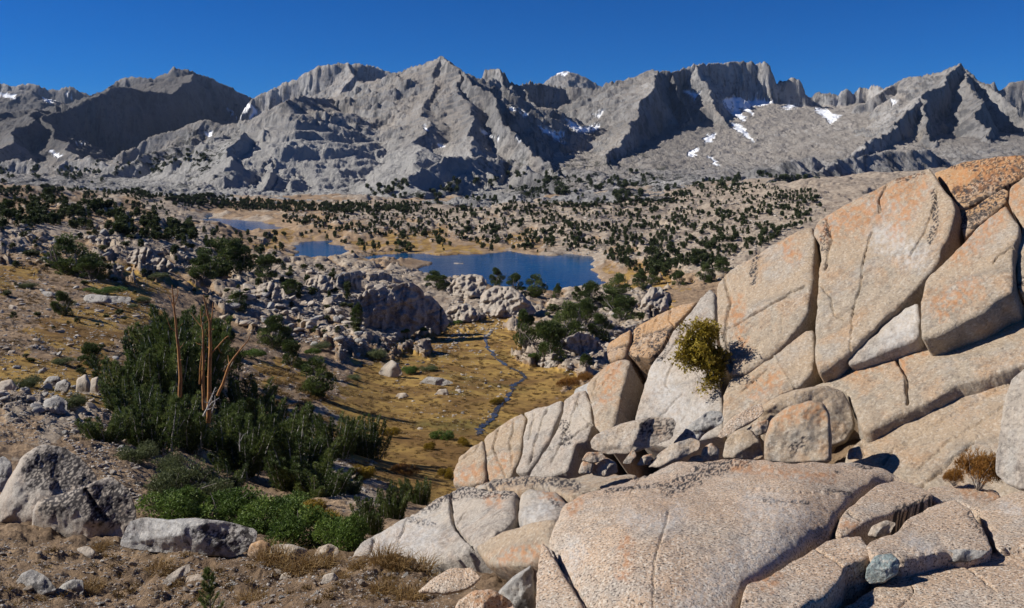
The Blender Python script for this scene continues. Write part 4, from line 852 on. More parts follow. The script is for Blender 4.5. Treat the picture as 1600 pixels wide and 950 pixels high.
# boulders on the left
def gD(px, py): return ground_hit(px, py, 3)[1]
D1 = gD(60, 838)
stone("boulder", [(-12, 826), (-8, 790), (10, 755), (35, 712), (62, 694), (95, 697), (125, 714), (150, 742), (156, 770), (130, 800), (95, 826), (50, 830)], D1 + 1.4, 'granite_pale', "tallest pale boulder with a black lichen cap at the left edge", lean=0.35, facets=4, bulge=0.55, g=2.2, lich_shade=[([(62, 730), (100, 722), (130, 745)], 26), ([(50, 755), (110, 752)], 12)])
stone("boulder", [(50, 842), (50, 805), (58, 782), (108, 768), (142, 755), (172, 744), (200, 762), (214, 800), (209, 842), (170, 854), (100, 854), (62, 848)], D1 + 0.2, 'granite_pale', "broad blackened boulder in front of the tallest pale boulder", lean=0.4, facets=4, bulge=0.6, g=2.2, lich_shade=[([(80, 790), (130, 775), (190, 770)], 20), ([(150, 800), (200, 800)], 20)], cracks=[([(135, 765), (150, 795), (165, 810)], 3, 0.10)])
D2 = gD(290, 872)
stone("boulder", [(187, 854), (192, 836), (203, 815), (222, 808), (268, 812), (300, 809), (360, 815), (402, 828), (400, 850), (372, 870), (300, 870), (220, 860)], D2 + 0.3, 'granite_grey', "long low boulder, lit left end and shaded right end, by the green willows", lean=0.35, facets=5, bulge=0.9, g=2.2, pale=[([(205, 840), (250, 825), (280, 830)], 20)], lich_shade=[([(320, 835), (390, 850)], 12)])  # pale and dark marks paint the sunlit left and shaded right ends
hero = [([(386, 868), (391, 850), (408, 843), (422, 849), (423, 866), (404, 878)], 'granite_orange', "yellow-orange stone at the right end of the long low boulder"),
        ([(418, 872), (424, 851), (455, 850), (480, 858), (488, 872), (455, 882)], 'granite_pale', "pale ribbed stone right next to the yellow-orange stone"),
        ([(488, 872), (496, 856), (515, 849), (530, 857), (528, 872), (505, 877)], 'stone', "rounded pinkish stone left of the low pale slab"),
        ([(18, 928), (22, 912), (34, 896), (50, 889), (72, 900), (90, 922), (66, 934), (40, 934)], 'granite_grey', "dark pyramid shaped stone in the bottom left gravel"),
        ([(84, 930), (96, 914), (112, 905), (130, 906), (131, 926), (112, 936)], 'granite_grey', "smaller grey stone right of the dark pyramid shaped stone"),
        ([(250, 916), (262, 900), (282, 886), (297, 881), (298, 893), (276, 908), (258, 920)], 'granite_pale', "elongated cream stone pointing up right near the young pine"),
        ([(288, 916), (292, 900), (312, 896), (322, 908), (314, 918)], 'stone', "rounded brown stone beside the elongated cream one"),
        ([(350, 922), (352, 912), (366, 908), (374, 918), (364, 926)], 'granite_grey', "small light grey stone right of the young pine"),
        ([(112, 868), (122, 856), (138, 853), (150, 862), (146, 874), (124, 876)], 'granite_pale', "white stone on gravel below the broad blackened boulder"),
        ([(-14, 775), (-10, 720), (6, 712), (18, 722), (20, 745), (8, 772)], 'granite_grey', "dark rock behind the tallest pale boulder at the left edge"),
        ([(436, 906), (440, 897), (450, 893), (458, 898), (454, 908)], 'granite_pale', "small pale round stone on open gravel"),
        ([(500, 912), (506, 898), (522, 894), (530, 904), (520, 914)], 'granite_pale', "pale tilted stone among the dry grass tufts"),
        ([(84, 612), (88, 598), (102, 592), (112, 600), (106, 614)], 'granite_grey', "grey boulder left of the twin upright boulders"),
        ([(118, 616), (120, 592), (134, 584), (142, 598), (140, 618)], 'granite_pale', "left one of twin upright boulders on the brown slope"),
        ([(140, 618), (142, 592), (154, 588), (158, 604), (154, 618)], 'granite_pale', "right one of twin upright boulders on the brown slope"),
        ([(64, 640), (70, 624), (92, 618), (106, 628), (104, 646), (82, 650)], 'granite_grey', "dark boulder beside the trail on the left"),
        ([(-8, 612), (0, 596), (18, 592), (28, 606), (20, 616)], 'granite_pale', "pale boulder at the left edge above the trail"),
        ([(66, 600), (76, 588), (92, 588), (98, 600), (84, 606)], 'granite_grey', "flat grey rock uphill of the trail"),
        ([(590, 584), (600, 570), (612, 562), (622, 568), (630, 586), (610, 592)], 'granite_pale', "pointed boulder standing in the brown meadow"),
        ([(655, 598), (668, 588), (690, 590), (710, 598), (690, 604)], 'granite_grey', "long dark rock lying in the brown meadow"),
        ([(680, 616), (686, 608), (698, 607), (702, 616), (690, 619)], 'granite_pale', "low white boulder in the open meadow"),
        ([(710, 614), (712, 608), (720, 607), (722, 614)], 'granite_pale', "white stone right of the low white boulder in the meadow"),
        ([(616, 622), (622, 614), (634, 614), (640, 620), (628, 624)], 'granite_pale', "flat white stone in the middle of the meadow"),
        ([(650, 672), (654, 667), (662, 668), (658, 674)], 'granite_pale', "small white stone below the meadow's centre"),
        ([(127, 480), (132, 462), (142, 459), (172, 462), (205, 464), (203, 472), (170, 474), (150, 476)], 'granite_grey', "low ledge of grey stone below the round bushy pine"),
        ([(10, 484), (16, 476), (28, 478), (26, 486)], 'granite_pale', "pale stone on the brown slope at far left"),
        ([(62, 463), (66, 455), (82, 456), (86, 462), (74, 466)], 'granite_grey', "pale flat stone near the lone dark pine")]
for poly, mt, lab in hero:
    pa = np.array(poly, float); cxp = pa[:, 0].mean(); by = pa[:, 1].max()
    sz = pa[:, 1].max() - pa[:, 1].min()
    stone("rock", poly, gD(cxp, by - 2) * 1.0 + 0.1, mt, lab, cat="rock", lean=0.4, facets=5, g=max(1.2, min(2.2, sz / 14)), rag=0.5)
# bedrock knobs on the far side of the meadow
knobs = [([(548, 502), (553, 470), (572, 454), (600, 447), (614, 470), (608, 508), (580, 516)], 'granite_far', "left block of the massive dark-faced bedrock outcrop between lake and meadow"),
         ([(596, 520), (600, 466), (616, 446), (645, 441), (662, 456), (668, 505), (640, 528)], 'granite_far', "tallest middle block of the massive dark-faced outcrop between lake and meadow"),
         ([(654, 520), (658, 462), (674, 462), (694, 484), (704, 508), (682, 526)], 'granite_far', "right sloping block of the massive dark-faced outcrop between lake and meadow"),
         ([(698, 452), (706, 440), (722, 430), (742, 427), (756, 432), (762, 446), (752, 462), (730, 468), (706, 462)], 'granite_far', "pale smooth whaleback boulder on the near shore of the largest lake"),
         ([(745, 490), (752, 458), (775, 446), (800, 448), (828, 470), (840, 490), (800, 498), (762, 498)], 'granite_far', "jointed outcrop right of the pale whaleback boulder"),
         ([(688, 504), (700, 478), (730, 474), (750, 486), (748, 500), (720, 508)], 'granite_far', "low ribbed outcrop between the dark outcrop and the stream"),
         ([(1000, 488), (1003, 468), (1015, 450), (1030, 448), (1042, 462), (1046, 482), (1030, 494), (1010, 496)], 'granite_far', "layered pale outcrop just behind the tilted slabs"),
         ([(868, 540), (880, 528), (905, 518), (925, 524), (944, 545), (930, 560), (895, 552)], 'granite_far', "shadowed outcrop among the pines right of the stream"),
         ([(838, 568), (846, 556), (872, 552), (884, 564), (876, 578), (850, 578)], 'granite_far', "cracked pale outcrop just right of the stream"),
         ([(196, 410), (206, 392), (226, 384), (240, 392), (244, 408), (220, 416)], 'granite_far', "rounded dome of bedrock behind the orange grass"),
         ([(216, 418), (236, 404), (262, 404), (276, 416), (262, 426), (230, 426)], 'granite_far', "brown rounded bedrock hump in front of the rounded dome"),
         ([(395, 462), (405, 444), (425, 440), (442, 450), (448, 466), (420, 474)], 'granite_far', "grey jointed knob of bedrock left of the dark outcrop"),
         ([(474, 458), (480, 436), (500, 428), (520, 432), (524, 450), (500, 462)], 'granite_far', "cracked knob just below the small middle lake"),
         ([(522, 452), (528, 430), (550, 424), (566, 432), (564, 452), (545, 460)], 'granite_far', "dark knob between the middle lake and the massive outcrop"),
         ([(575, 442), (580, 428), (600, 424), (615, 432), (612, 442)], 'granite_far', "small rounded knob on top of the massive outcrop's ridge"),
         ([(700, 424), (703, 414), (722, 411), (728, 420)], 'granite_far', "tiny islet of rock at the tip of the lake's peninsula")]
for poly, mt, lab in knobs:
    pa = np.array(poly, float); cxp = pa[:, 0].mean(); by = pa[:, 1].max()
    dk = "massive" in lab or "shadowed" in lab or "dark knob" in lab
    cr = [([(cxp + dx * (pa[:, 0].max() - cxp), pa[:, 1].min()), (cxp + (dx - 0.25 + 0.4 * math.sin(cxp + dx * 9)) * (pa[:, 0].max() - cxp), by)], 1.3, 0.7) for dx in np.random.default_rng(int(cxp)).uniform(-0.9, 0.95, 3)] + [([(pa[:, 0].min(), by - 0.45 * (by - pa[:, 1].min())), (pa[:, 0].max(), by - 0.75 * (by - pa[:, 1].min()))], 1.2, 0.5)]
    stone("rock_outcrop", poly, gD(cxp, by - 3) + 1.0, mt, lab, cat="rock outcrop", lean=0.35 if dk else 0.9, yaw=-0.75 if dk else 0.3, facets=8, g=1.4, rag=1.8, rough=0.22, bulge=0.35 if dk else 0.8, cracks=cr if by - pa[:, 1].min() > 16 else ())

# ================================================================ vegetation
def unit(v): return v / (np.linalg.norm(v, axis=-1, keepdims=True) + 1e-9)
def tufts(P, Dr, L, Wd, n, rs, spread=0.7, tone=None):
    """n slim leaf or needle faces fanned about each direction; returns V, F, tone"""
    k = len(P); P = np.repeat(P, n, 0); Dr = np.repeat(Dr, n, 0)
    tn = np.repeat(rs.random(k) if tone is None else tone, n) + rs.normal(0, 0.12, k * n)
    d = unit(Dr + spread * rs.normal(size=Dr.shape)); side = unit(np.cross(d, rs.normal(size=d.shape)))
    l = (L * rs.uniform(0.6, 1.25, k * n))[:, None]; w_ = (Wd * rs.uniform(0.7, 1.3, k * n))[:, None]
    a = P - side * w_ * 0.5; b = P + side * w_ * 0.5; c = P + d * l
    V = np.stack([a, b, c], 1).reshape(-1, 3); Fc = np.arange(len(V)).reshape(-1, 3)
    return V, Fc, np.clip(np.repeat(tn, 3), 0, 1)
def tube(path, rad, k=6):
    path = np.asarray(path, float); n = len(path); rad = np.broadcast_to(rad, (n,))
    t = unit(np.gradient(path, axis=0)); ref = np.array([0.31, 0.17, 0.93]) if abs(t[0, 2]) < 0.8 else np.array([1.0, 0.2, 0.1])
    u = unit(np.cross(t, ref)); v = np.cross(t, u); a = np.arange(k) * 2 * np.pi / k
    V = (path[:, None] + rad[:, None, None] * (np.cos(a)[None, :, None] * u[:, None] + np.sin(a)[None, :, None] * v[:, None])).reshape(-1, 3)
    i = np.arange(n - 1)[:, None] * k; j = np.arange(k)[None]; j2 = (j + 1) % k
    return V, np.stack([i + j, i + j2, i + k + j2, i + k + j], -1).reshape(-1, 4)
def merge(parts):
    V, Fc, o = [], [], 0
    for v, f in parts: V.append(v); Fc.append(f + o); o += len(v)
    return np.concatenate(V), np.concatenate(Fc)
def limb(p0, d, L, r0, rs, n=6, wob=0.12, up=0.25):
    pts = [np.array(p0, float)]; d = unit(np.array(d, float))
    for i in range(n):
        d = unit(d + wob * rs.normal(size=3) + np.array([0, 0, up / n])); pts.append(pts[-1] + d * L / n)
    return np.array(pts), np.linspace(r0, r0 * 0.25, n + 1)
def make_pine(seed, shape='bush', detail=1.0, stems=3):
    """unit-height pine (1 m tall): returns trunk mesh arrays and crown arrays"""
    rs = np.random.default_rng(seed); wood = []; P = []; Dr = []; tn = []
    if shape == 'bush':                                   # broad, many-stemmed timberline pine, leafy to the ground
        for i in range(stems):
            a = rs.uniform(0, 6.28); pts, rd = limb((0.05 * math.cos(a), 0.05 * math.sin(a), -0.05), (0.5 * math.cos(a), 0.5 * math.sin(a), 1), rs.uniform(0.6, 0.9), 0.022, rs)
            wood.append(tube(pts, rd))
        m = int(75 * detail)
        for i in range(26):
            z = rs.uniform(0.07, 0.88); rr = 0.36 * (1 - (max(z - 0.3, 0) / 0.72) ** 1.6) * rs.uniform(0.35, 1.0); b = rs.uniform(0, 6.28)
            c = np.array([rr * math.cos(b), rr * math.sin(b), z]); r = rs.uniform(0.085, 0.16)
            q = np.array([[0.1 * c[0], 0.1 * c[1], max(z - 0.25, 0)], c * 0.6 + np.array([0, 0, 0.1]) * z, c]); wood.append(tube(q, np.array([0.010, 0.007, 0.004]), 4))
            u = unit(rs.normal(size=(m, 3))); rad = rs.uniform(0.35, 1.0, m)[:, None] ** 0.6
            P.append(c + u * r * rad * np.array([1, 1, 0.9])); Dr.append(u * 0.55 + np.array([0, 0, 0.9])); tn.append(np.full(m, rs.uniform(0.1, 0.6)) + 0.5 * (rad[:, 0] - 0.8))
    elif shape == 'spire':                                # a thicket of upright leaders
        for i in range(stems):
            a = rs.uniform(0, 6.28); rr = 0.30 * math.sqrt(rs.random()); b0 = np.array([rr * math.cos(a), rr * math.sin(a), -0.03]); H = rs.uniform(0.55, 1.0) * (1.05 - 0.7 * rr)
            pts, rd = limb(b0, (0.35 * math.cos(a), 0.35 * math.sin(a), 1), H, 0.015, rs, 8, 0.07, 0.2); wood.append(tube(pts, rd))
            m = int(170 * detail)
            t = rs.uniform(0.04, 1.0, m); idx = t * (len(pts) - 1); i0 = np.minimum(idx.astype(int), len(pts) - 2); pp = pts[i0] + (pts[i0 + 1] - pts[i0]) * (idx - i0)[:, None]
            ang = rs.uniform(0, 6.28, m); reach = (0.135 * (1.05 - t) ** 0.6 * (0.55 + 0.6 * np.abs(np.sin(t * 17 + i)))) * rs.uniform(0.35, 1.0, m)
            u = np.stack([np.cos(ang), np.sin(ang), np.zeros(m)], 1)
            P.append(pp + u * reach[:, None] + np.array([0, 0, 0.25])[None] * reach[:, None]); Dr.append(u * 0.5 + np.array([0, 0, 1.0])); tn.append(np.full(m, rs.uniform(0.05, 0.6)) + 0.3 * (reach / 0.1 - 0.5) + 0.35 * (t - 0.45))  # needle tone rises up each leader, painting in light on the tops
    elif shape == 'young':
        pts, rd = limb((0, 0, -0.03), (0.03, 0, 1), 1.0, 0.02, rs, 9, 0.03, 0.1); wood.append(tube(pts, rd))
        for j in range(1, 9):
            for _ in range(5):
                b = rs.uniform(0, 6.28); L = 0.30 * (1.05 - j / 9.0) + 0.05
                q, r2 = limb(pts[j], (math.cos(b), math.sin(b), 0.55), L, 0.008, rs, 4, 0.1, 0.9); wood.append(tube(q, r2, 4))
                m = int(26 * detail); t = rs.uniform(0.3, 1, m); idx = t * 4; i0 = np.minimum(idx.astype(int), 3); pp = q[i0] + (q[i0 + 1] - q[i0]) * (idx - i0)[:, None]
                P.append(pp); Dr.append(unit(q[-1] - q[0]) + 0.8 * rs.normal(size=(m, 3)) * 0.6 + np.array([0, 0, 0.4])); tn.append(np.full(m, rs.uniform(0.2, 0.65)))
        m = 60; P.append(pts[-1] + np.array([0, 0, -0.1]) * rs.random(m)[:, None]); Dr.append(np.array([0, 0, 1.0]) + 0.5 * rs.normal(size=(m, 3))); tn.append(np.full(m, 0.5))
    P, Dr, tn = np.concatenate(P), unit(np.concatenate(Dr)), np.concatenate(tn)
    sz = {'bush': (0.066, 0.016), 'spire': (0.062, 0.012), 'young': (0.070, 0.007)}[shape]
    k = detail ** -0.5
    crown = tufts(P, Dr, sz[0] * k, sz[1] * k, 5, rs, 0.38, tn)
    return merge(wood), crown
def tree_meshes(kind, seed, shape, detail, stems, mat='pine', bark='bark'):
    (wv, wf), (cv, cf, ct) = make_pine(seed, shape, detail, stems)
    return (mesh_np(kind + "_trunk", wv, wf, M[bark]), mesh_np(kind + "_crown", cv, cf, M[mat], {'tone': ('POINT', ct)}, smooth_=False))
TREES = {'bush': [tree_meshes("pine", 100 + i, 'bush', 1.7, 5) for i in range(4)], 'spire': [tree_meshes("pine", 200 + i, 'spire', 1.6, 24, bark='bark_grey') for i in range(4)], 'young': [tree_meshes("pine", 300, 'young', 1.0, 1)]}
def plant(kind, pos, h, wide=1.0, rot=0.0, label=None, cat="tree", group=None, name="pine_tree", var=0):
    e = link(name, None, loc=tuple(pos)); e.empty_display_size = 0.2
    e.scale = (h * wide, h * wide, h); e.rotation_euler = (0, 0, rot)
    t, c = TREES[kind][var % len(TREES[kind])]
    link("trunk", t, e); link("crown", c, e)
    return tag(e, label, cat, group, "thing")
def gpos(px, py, sink=0.0):
    for _ in range(20):
        p = ground_hit(px, py, 3)
        if p[1] < 350 or max(poly_sdf(np.array([p[0]]), np.array([p[1]]), q)[0][0] for q in lake_polys.values()) < -1.5: break
        py += 2
    p[2] -= sink; return p
# near and middle-distance pines: (kind, foot px, foot py, height px, width factor, label)
near = [
 ('bush', 112, 428, 62, 1.5, "big spreading dark pine standing alone on the slope at upper left"),
 ('bush', 145, 438, 40, 1.4, "lower right lobe of dark pine beside the big spreading one, touching it"),
 ('bush', 100, 492, 40, 1.0, "round bushy dark pine alone on brown gravelly slope"),
 ('bush', 145, 573, 44, 1.1, "dark shaggy pine above the twin upright boulders"),
 ('bush', 340, 432, 60, 1.3, "tall black-green pine left of the middle lake, largest of its clump"),
 ('bush', 372, 428, 56, 1.1, "dark pine hugging the right side of the tall black-green one"),
 ('bush', 318, 440, 44, 1.2, "dark pine hugging the left side of the tall black-green one"),
 ('bush', 418, 438, 38, 1.3, "wide olive-green pine on pale rocks below the middle lake"),
 ('bush', 372, 487, 32, 1.3, "low dark pine on pale rubble behind the dead orange trunks"),
 ('bush', 452, 462, 24, 1.4, "small dark pine among grey boulders left of the massive outcrop"),
 ('bush', 430, 545, 54, 1.2, "dark pine spreading right of the dead orange trunks"),
 ('bush', 455, 572, 46, 1.0, "dark pine between the spreading one and the round one at the meadow"),
 ('bush', 495, 620, 66, 0.95, "round dense pine at the left edge of the meadow"),
 ('bush', 558, 505, 34, 0.7, "small pine on brown ground left of the massive outcrop"),
 ('bush', 563, 384, 12, 1.4, "tiny bush pine on the shore between the lakes"),
 ('bush', 625, 394, 20, 0.9, "upright dark pine on the far shore, left of the largest lake"),
 ('bush', 640, 393, 15, 1.0, "short dark pine touching the upright one on the far shore"),
 ('bush', 683, 452, 30, 1.5, "dark windswept pine in front of the largest lake, left of the whaleback boulder"),
 ('bush', 776, 446, 30, 0.9, "pine peeking above rocks right of the whaleback boulder"),
 ('bush', 806, 455, 30, 1.1, "pine second to the right of the whaleback boulder, lake behind"),
 ('bush', 836, 464, 36, 1.1, "taller pine before the lake, third right of the whaleback boulder"),
 ('bush', 871, 468, 26, 0.7, "narrow pine sticking up in front of deep blue water"),
 ('bush', 902, 470, 24, 0.9, "small round-topped pine at the lake's lower right bank"),
 ('bush', 925, 475, 38, 1.2, "dark pine at the lake's right end above the grey rocks"),
 ('bush', 965, 462, 34, 1.5, "wide dark pine just beyond the lake's right tip"),
 ('bush', 1000, 448, 28, 1.1, "pine in the row right of the lake, above the layered outcrop"),
 ('bush', 1020, 446, 26, 1.0, "round pine at the right of the row above the layered outcrop"),
 ('bush', 1062, 446, 24, 1.1, "pine near the corner where the tan slab rises"),
 ('bush', 1104, 440, 28, 1.2, "pine touching the tan slab's left skyline corner"),
 ('bush', 1128, 424, 24, 1.3, "pine partly hidden behind the slab's left skyline"),
 ('bush', 820, 545, 58, 0.8, "leafy dark pine directly right of the stream"),
 ('bush', 858, 568, 74, 1.0, "largest pine of the thicket right of the stream, pale stems at its foot"),
 ('bush', 885, 535, 66, 1.1, "dark middle pine of the thicket right of the stream"),
 ('bush', 912, 512, 50, 1.2, "pine at the back of the thicket right of the stream"),
 ('bush', 938, 530, 42, 1.1, "shaggy pine between the shadowed outcrop and the tilted slabs"),
 ('bush', 975, 500, 42, 1.4, "broad pine left of the layered pale outcrop"),
 ('bush', 955, 486, 34, 1.2, "dark pine behind the broad one near the layered outcrop"),
 ('bush', 915, 575, 22, 1.2, "small bright green pine at the foot of the shadowed outcrop"),
 ('spire', 165, 690, 60, 1.1, "low dark pine thicket at the left end of the great clump"),
 ('spire', 205, 655, 85, 0.8, "narrow pine with pale stems on the clump's left edge"),
 ('spire', 255, 640, 170, 0.55, "tall ragged pine around the left dead orange trunk"),
 ('spire', 300, 620, 175, 0.6, "tallest black-green pine rising behind the twin dead orange trunks"),
 ('bush', 345, 590, 95, 0.8, "dark pine filling the gap right of the twin orange trunks"),
 ('spire', 235, 705, 120, 0.8, "pale-stemmed pine in the clump's lower left"),
 ('spire', 290, 700, 115, 0.8, "green pine with bleached limbs in the middle of the great clump"),
 ('spire', 385, 660, 90, 0.9, "upright pine behind the bleached forked snag"),
 ('spire', 375, 742, 110, 0.8, "multi-stemmed pine with white trunks above the willows"),
 ('spire', 430, 735, 140, 0.7, "tall spiky pine in the clump's lower right"),
 ('spire', 470, 765, 110, 0.9, "dense spiky pine in shadow above the golden willow edge"),
 ('spire', 525, 712, 84, 0.8, "dark pointed pine at the clump's right, brown meadow behind"),
 ('spire', 575, 715, 78, 0.75, "pointed pine standing at the left edge of the lower meadow"),
 ('spire', 190, 620, 90, 0.8, "pine on the clump's upper left shoulder beside the gravel trail"), ('spire', 270, 575, 120, 0.8, "dark pine top just left of the leftmost orange trunk"),
 ('spire', 335, 700, 90, 1.0, "green pine directly below the bleached forked snag"), ('spire', 405, 700, 90, 0.9, "pine between the white stems and the tall spiky one"), ('spire', 350, 770, 60, 1.1, "low shaded pine right above the green willow patch"),
 ('spire', 500, 775, 70, 1.1, "shaded pine filling the clump's lower right corner"), ('spire', 455, 690, 70, 0.9, "small pine at the clump's upper right, pale gravel behind"), ('spire', 225, 590, 60, 1.0, "short pine on gravel just above the clump's left shoulder"),
 ('spire', 548, 770, 34, 1.0, "short dark pine below the golden bush"),
 ('spire', 578, 835, 85, 0.65, "upright green pine right of the willows, behind the pale slab"),
 ('spire', 615, 810, 70, 0.7, "dark upright pine behind the pale slab's slope"),
 ('spire', 652, 785, 55, 0.75, "rightmost of the dark upright pines behind the pale slab"),
]
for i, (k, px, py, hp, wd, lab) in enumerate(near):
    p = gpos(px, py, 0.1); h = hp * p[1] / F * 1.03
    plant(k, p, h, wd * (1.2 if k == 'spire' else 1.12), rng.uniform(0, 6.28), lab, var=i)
# the young pine at the bottom edge
p = gpos(330, 958, 0.0); p = at(330, 975, 5.6)
plant('young', p, 108 * 5.6 / F, 0.85, 0.4, "young pine sapling cut off by the bottom edge in the gravel")
# standing dead trunks in the great clump
def snag(label, strokes, D, mat, name="dead_tree"):
    e = None; parts = []
    for si, (pts, r0, r1) in enumerate(strokes):
        pa = np.array(pts, float); n = 14; t = np.linspace(0, len(pa) - 1, n)
        x = np.interp(t, np.arange(len(pa)), pa[:, 0]); y = np.interp(t, np.arange(len(pa)), pa[:, 1])
        Dn = D + 0.35 * np.sin(si * 2.1) * np.linspace(0, 1, n) * (si > 0)
        P = at(x + 0.7 * n2(t * 2.1 + si, t * 0), y, Dn)
        parts.append((P, np.linspace(r0, r1, n) * D / F))
    P0, R0_ = parts[0]; rs_ = np.random.default_rng(int(D * 37 + P0[0, 0] * 91) % 9999)
    for _ in range(9 if len(strokes) > 2 else 3):     # short broken branch stubs
        i = rs_.integers(3, 13); dr = np.array([rs_.choice([-1, 1]) * rs_.uniform(0.5, 1), rs_.normal(0, .5), rs_.uniform(0.1, 0.9)]); Ls = rs_.uniform(5, 17) * D / F
        q, r2 = limb(P0[i], dr, Ls, R0_[i] * 0.45, rs_, 5, 0.22, 0.4); parts.append((q, r2))
    c0 = parts[0][0][0]
    e = link(name, None, loc=tuple(c0))
    for i, (P, rd) in enumerate(parts):
        v, f = tube(P - c0, rd, 8); link("trunk" if i == 0 else "branch", mesh_np("dead_wood", v, f, M[mat]), e)
    return tag(e, label, "dead tree", "weathered snags in the great pine clump", "thing")
Dg = gpos(300, 700)[1]
snag("leftmost tall orange dead trunk with a forked bare top", [([(281, 620), (282, 585), (279, 545), (274, 500), (271, 470), (269, 445)], 3.4, 0.7), ([(273, 490), (268, 470), (262, 462)], 0.9, 0.3), ([(272, 480), (278, 462), (277, 448)], 0.8, 0.3), ([(277, 520), (266, 512), (260, 496)], 0.8, 0.3), ([(279, 548), (288, 535)], 0.7, 0.3)], Dg, 'bark_orange')
snag("middle orange dead trunk with a broken pale left limb", [([(319, 640), (317, 600), (318, 560), (317, 520), (313, 485)], 3.0, 0.7), ([(316, 512), (306, 500), (299, 489)], 0.8, 0.4), ([(312, 600), (313, 570), (316, 545)], 1.3, 0.6), ([(317, 530), (325, 515)], 0.8, 0.3)], Dg - 1.5, 'bark_orange')
snag("right orange dead trunk forking into two bare tops with a crooked limb", [([(326, 660), (327, 600), (329, 540), (328, 505), (322, 480), (318, 460)], 3.9, 0.8), ([(328, 510), (332, 490), (333, 472)], 1.2, 0.5), ([(330, 552), (340, 542), (352, 528), (357, 525)], 1.3, 0.6), ([(356, 526), (360, 532), (366, 535)], 0.7, 0.3), ([(341, 543), (344, 550), (348, 552)], 0.7, 0.3)], Dg - 1.2, 'bark_orange')
snag("leaning brown dead trunk rising right from the middle of the clump", [([(340, 618), (350, 595), (358, 570), (372, 550), (388, 532), (392, 522)], 2.4, 0.5), ([(358, 570), (356, 555)], 1.0, 0.3)], Dg - 3.0, 'bark_orange')
snag("bleached white forked snag at the foot of the orange trunks", [([(318, 650), (325, 635), (330, 622), (337, 605)], 1.7, 0.6), ([(322, 642), (330, 630), (342, 622)], 1.3, 0.5), ([(331, 645), (336, 630), (336, 618)], 1.3, 0.5)], Dg - 5, 'bark_grey')
snag("bleached leaning limb low in the clump above the willows", [([(255, 712), (266, 695), (276, 675), (288, 656)], 1.3, 0.6), ([(270, 686), (284, 674)], 0.8, 0.4)], Dg - 9, 'bark_grey')
snag("thin white dead stem in the clump's lower right", [([(375, 705), (374, 690), (376, 676)], 0.9, 0.3), ([(375, 690), (380, 680), (386, 676)], 0.5, 0.2)], Dg - 12, 'bark_grey')

# shrubs
def shrub_mesh(name, seed, n, mat, leafL, leafW, flat=0.6, nf=5, twig=14, spread=0.8, lobes=9, tone0=(0.15, 0.6)):
    rs = np.random.default_rng(seed); wood = []
    for i in range(twig):
        a = rs.uniform(0, 6.28); pts, rd = limb((0, 0, -0.05), (math.cos(a) * 0.8, math.sin(a) * 0.8, 0.9), rs.uniform(0.35, 0.6), 0.012, rs, 4, 0.2, 0.3); pts[:, 2] *= flat * 1.5; wood.append(tube(pts, rd, 4))
    P, Dr, tn = [], [], []
    for i in range(lobes):
        a = rs.uniform(0, 6.28); rr = 0.34 * math.sqrt(rs.random()); c = np.array([rr * math.cos(a), rr * math.sin(a), 0.22 * flat]); R0 = rs.uniform(0.15, 0.24); m = n // lobes
        u = unit(rs.normal(size=(m, 3))); u[:, 2] = np.abs(u[:, 2]); rad = rs.uniform(0.3, 1, m) ** 0.5
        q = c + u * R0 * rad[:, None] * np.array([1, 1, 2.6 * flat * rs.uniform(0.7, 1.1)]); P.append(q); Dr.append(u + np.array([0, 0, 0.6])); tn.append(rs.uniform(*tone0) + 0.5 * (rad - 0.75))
    cv, cf, ct = tufts(np.concatenate(P), unit(np.concatenate(Dr)), leafL, leafW, nf, rs, spread, np.concatenate(tn))
    wv, wf = merge(wood)
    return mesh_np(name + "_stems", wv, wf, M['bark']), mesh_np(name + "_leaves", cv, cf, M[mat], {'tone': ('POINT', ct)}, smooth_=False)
SH = {'willow': [shrub_mesh("willow", 400 + i, 2600, 'willow', 0.040, 0.014) for i in range(2)], 'olive': [shrub_mesh("olive_shrub", 410 + i, 2400, 'sage', 0.045, 0.010) for i in range(2)],
      'gold': [shrub_mesh("golden_shrub", 420 + i, 2000, 'gold', 0.05, 0.013) for i in range(2)], 'rust': [shrub_mesh("rusty_shrub", 430, 2000, 'rustbush', 0.06, 0.008)]}
def shrub(kind, pos, wdt, hgt, label, name="willow_shrub", rot=None, group=None, var=0):
    e = link(name, None, loc=tuple(pos)); e.scale = (wdt, wdt, hgt * 1.25); e.rotation_euler = (0, 0, rng.uniform(0, 6.28) if rot is None else rot)
    s_m, l_m = SH[kind][var % len(SH[kind])]
    link("stems", s_m, e); link("foliage", l_m, e)
    return tag(e, label, "shrub", group, "thing")
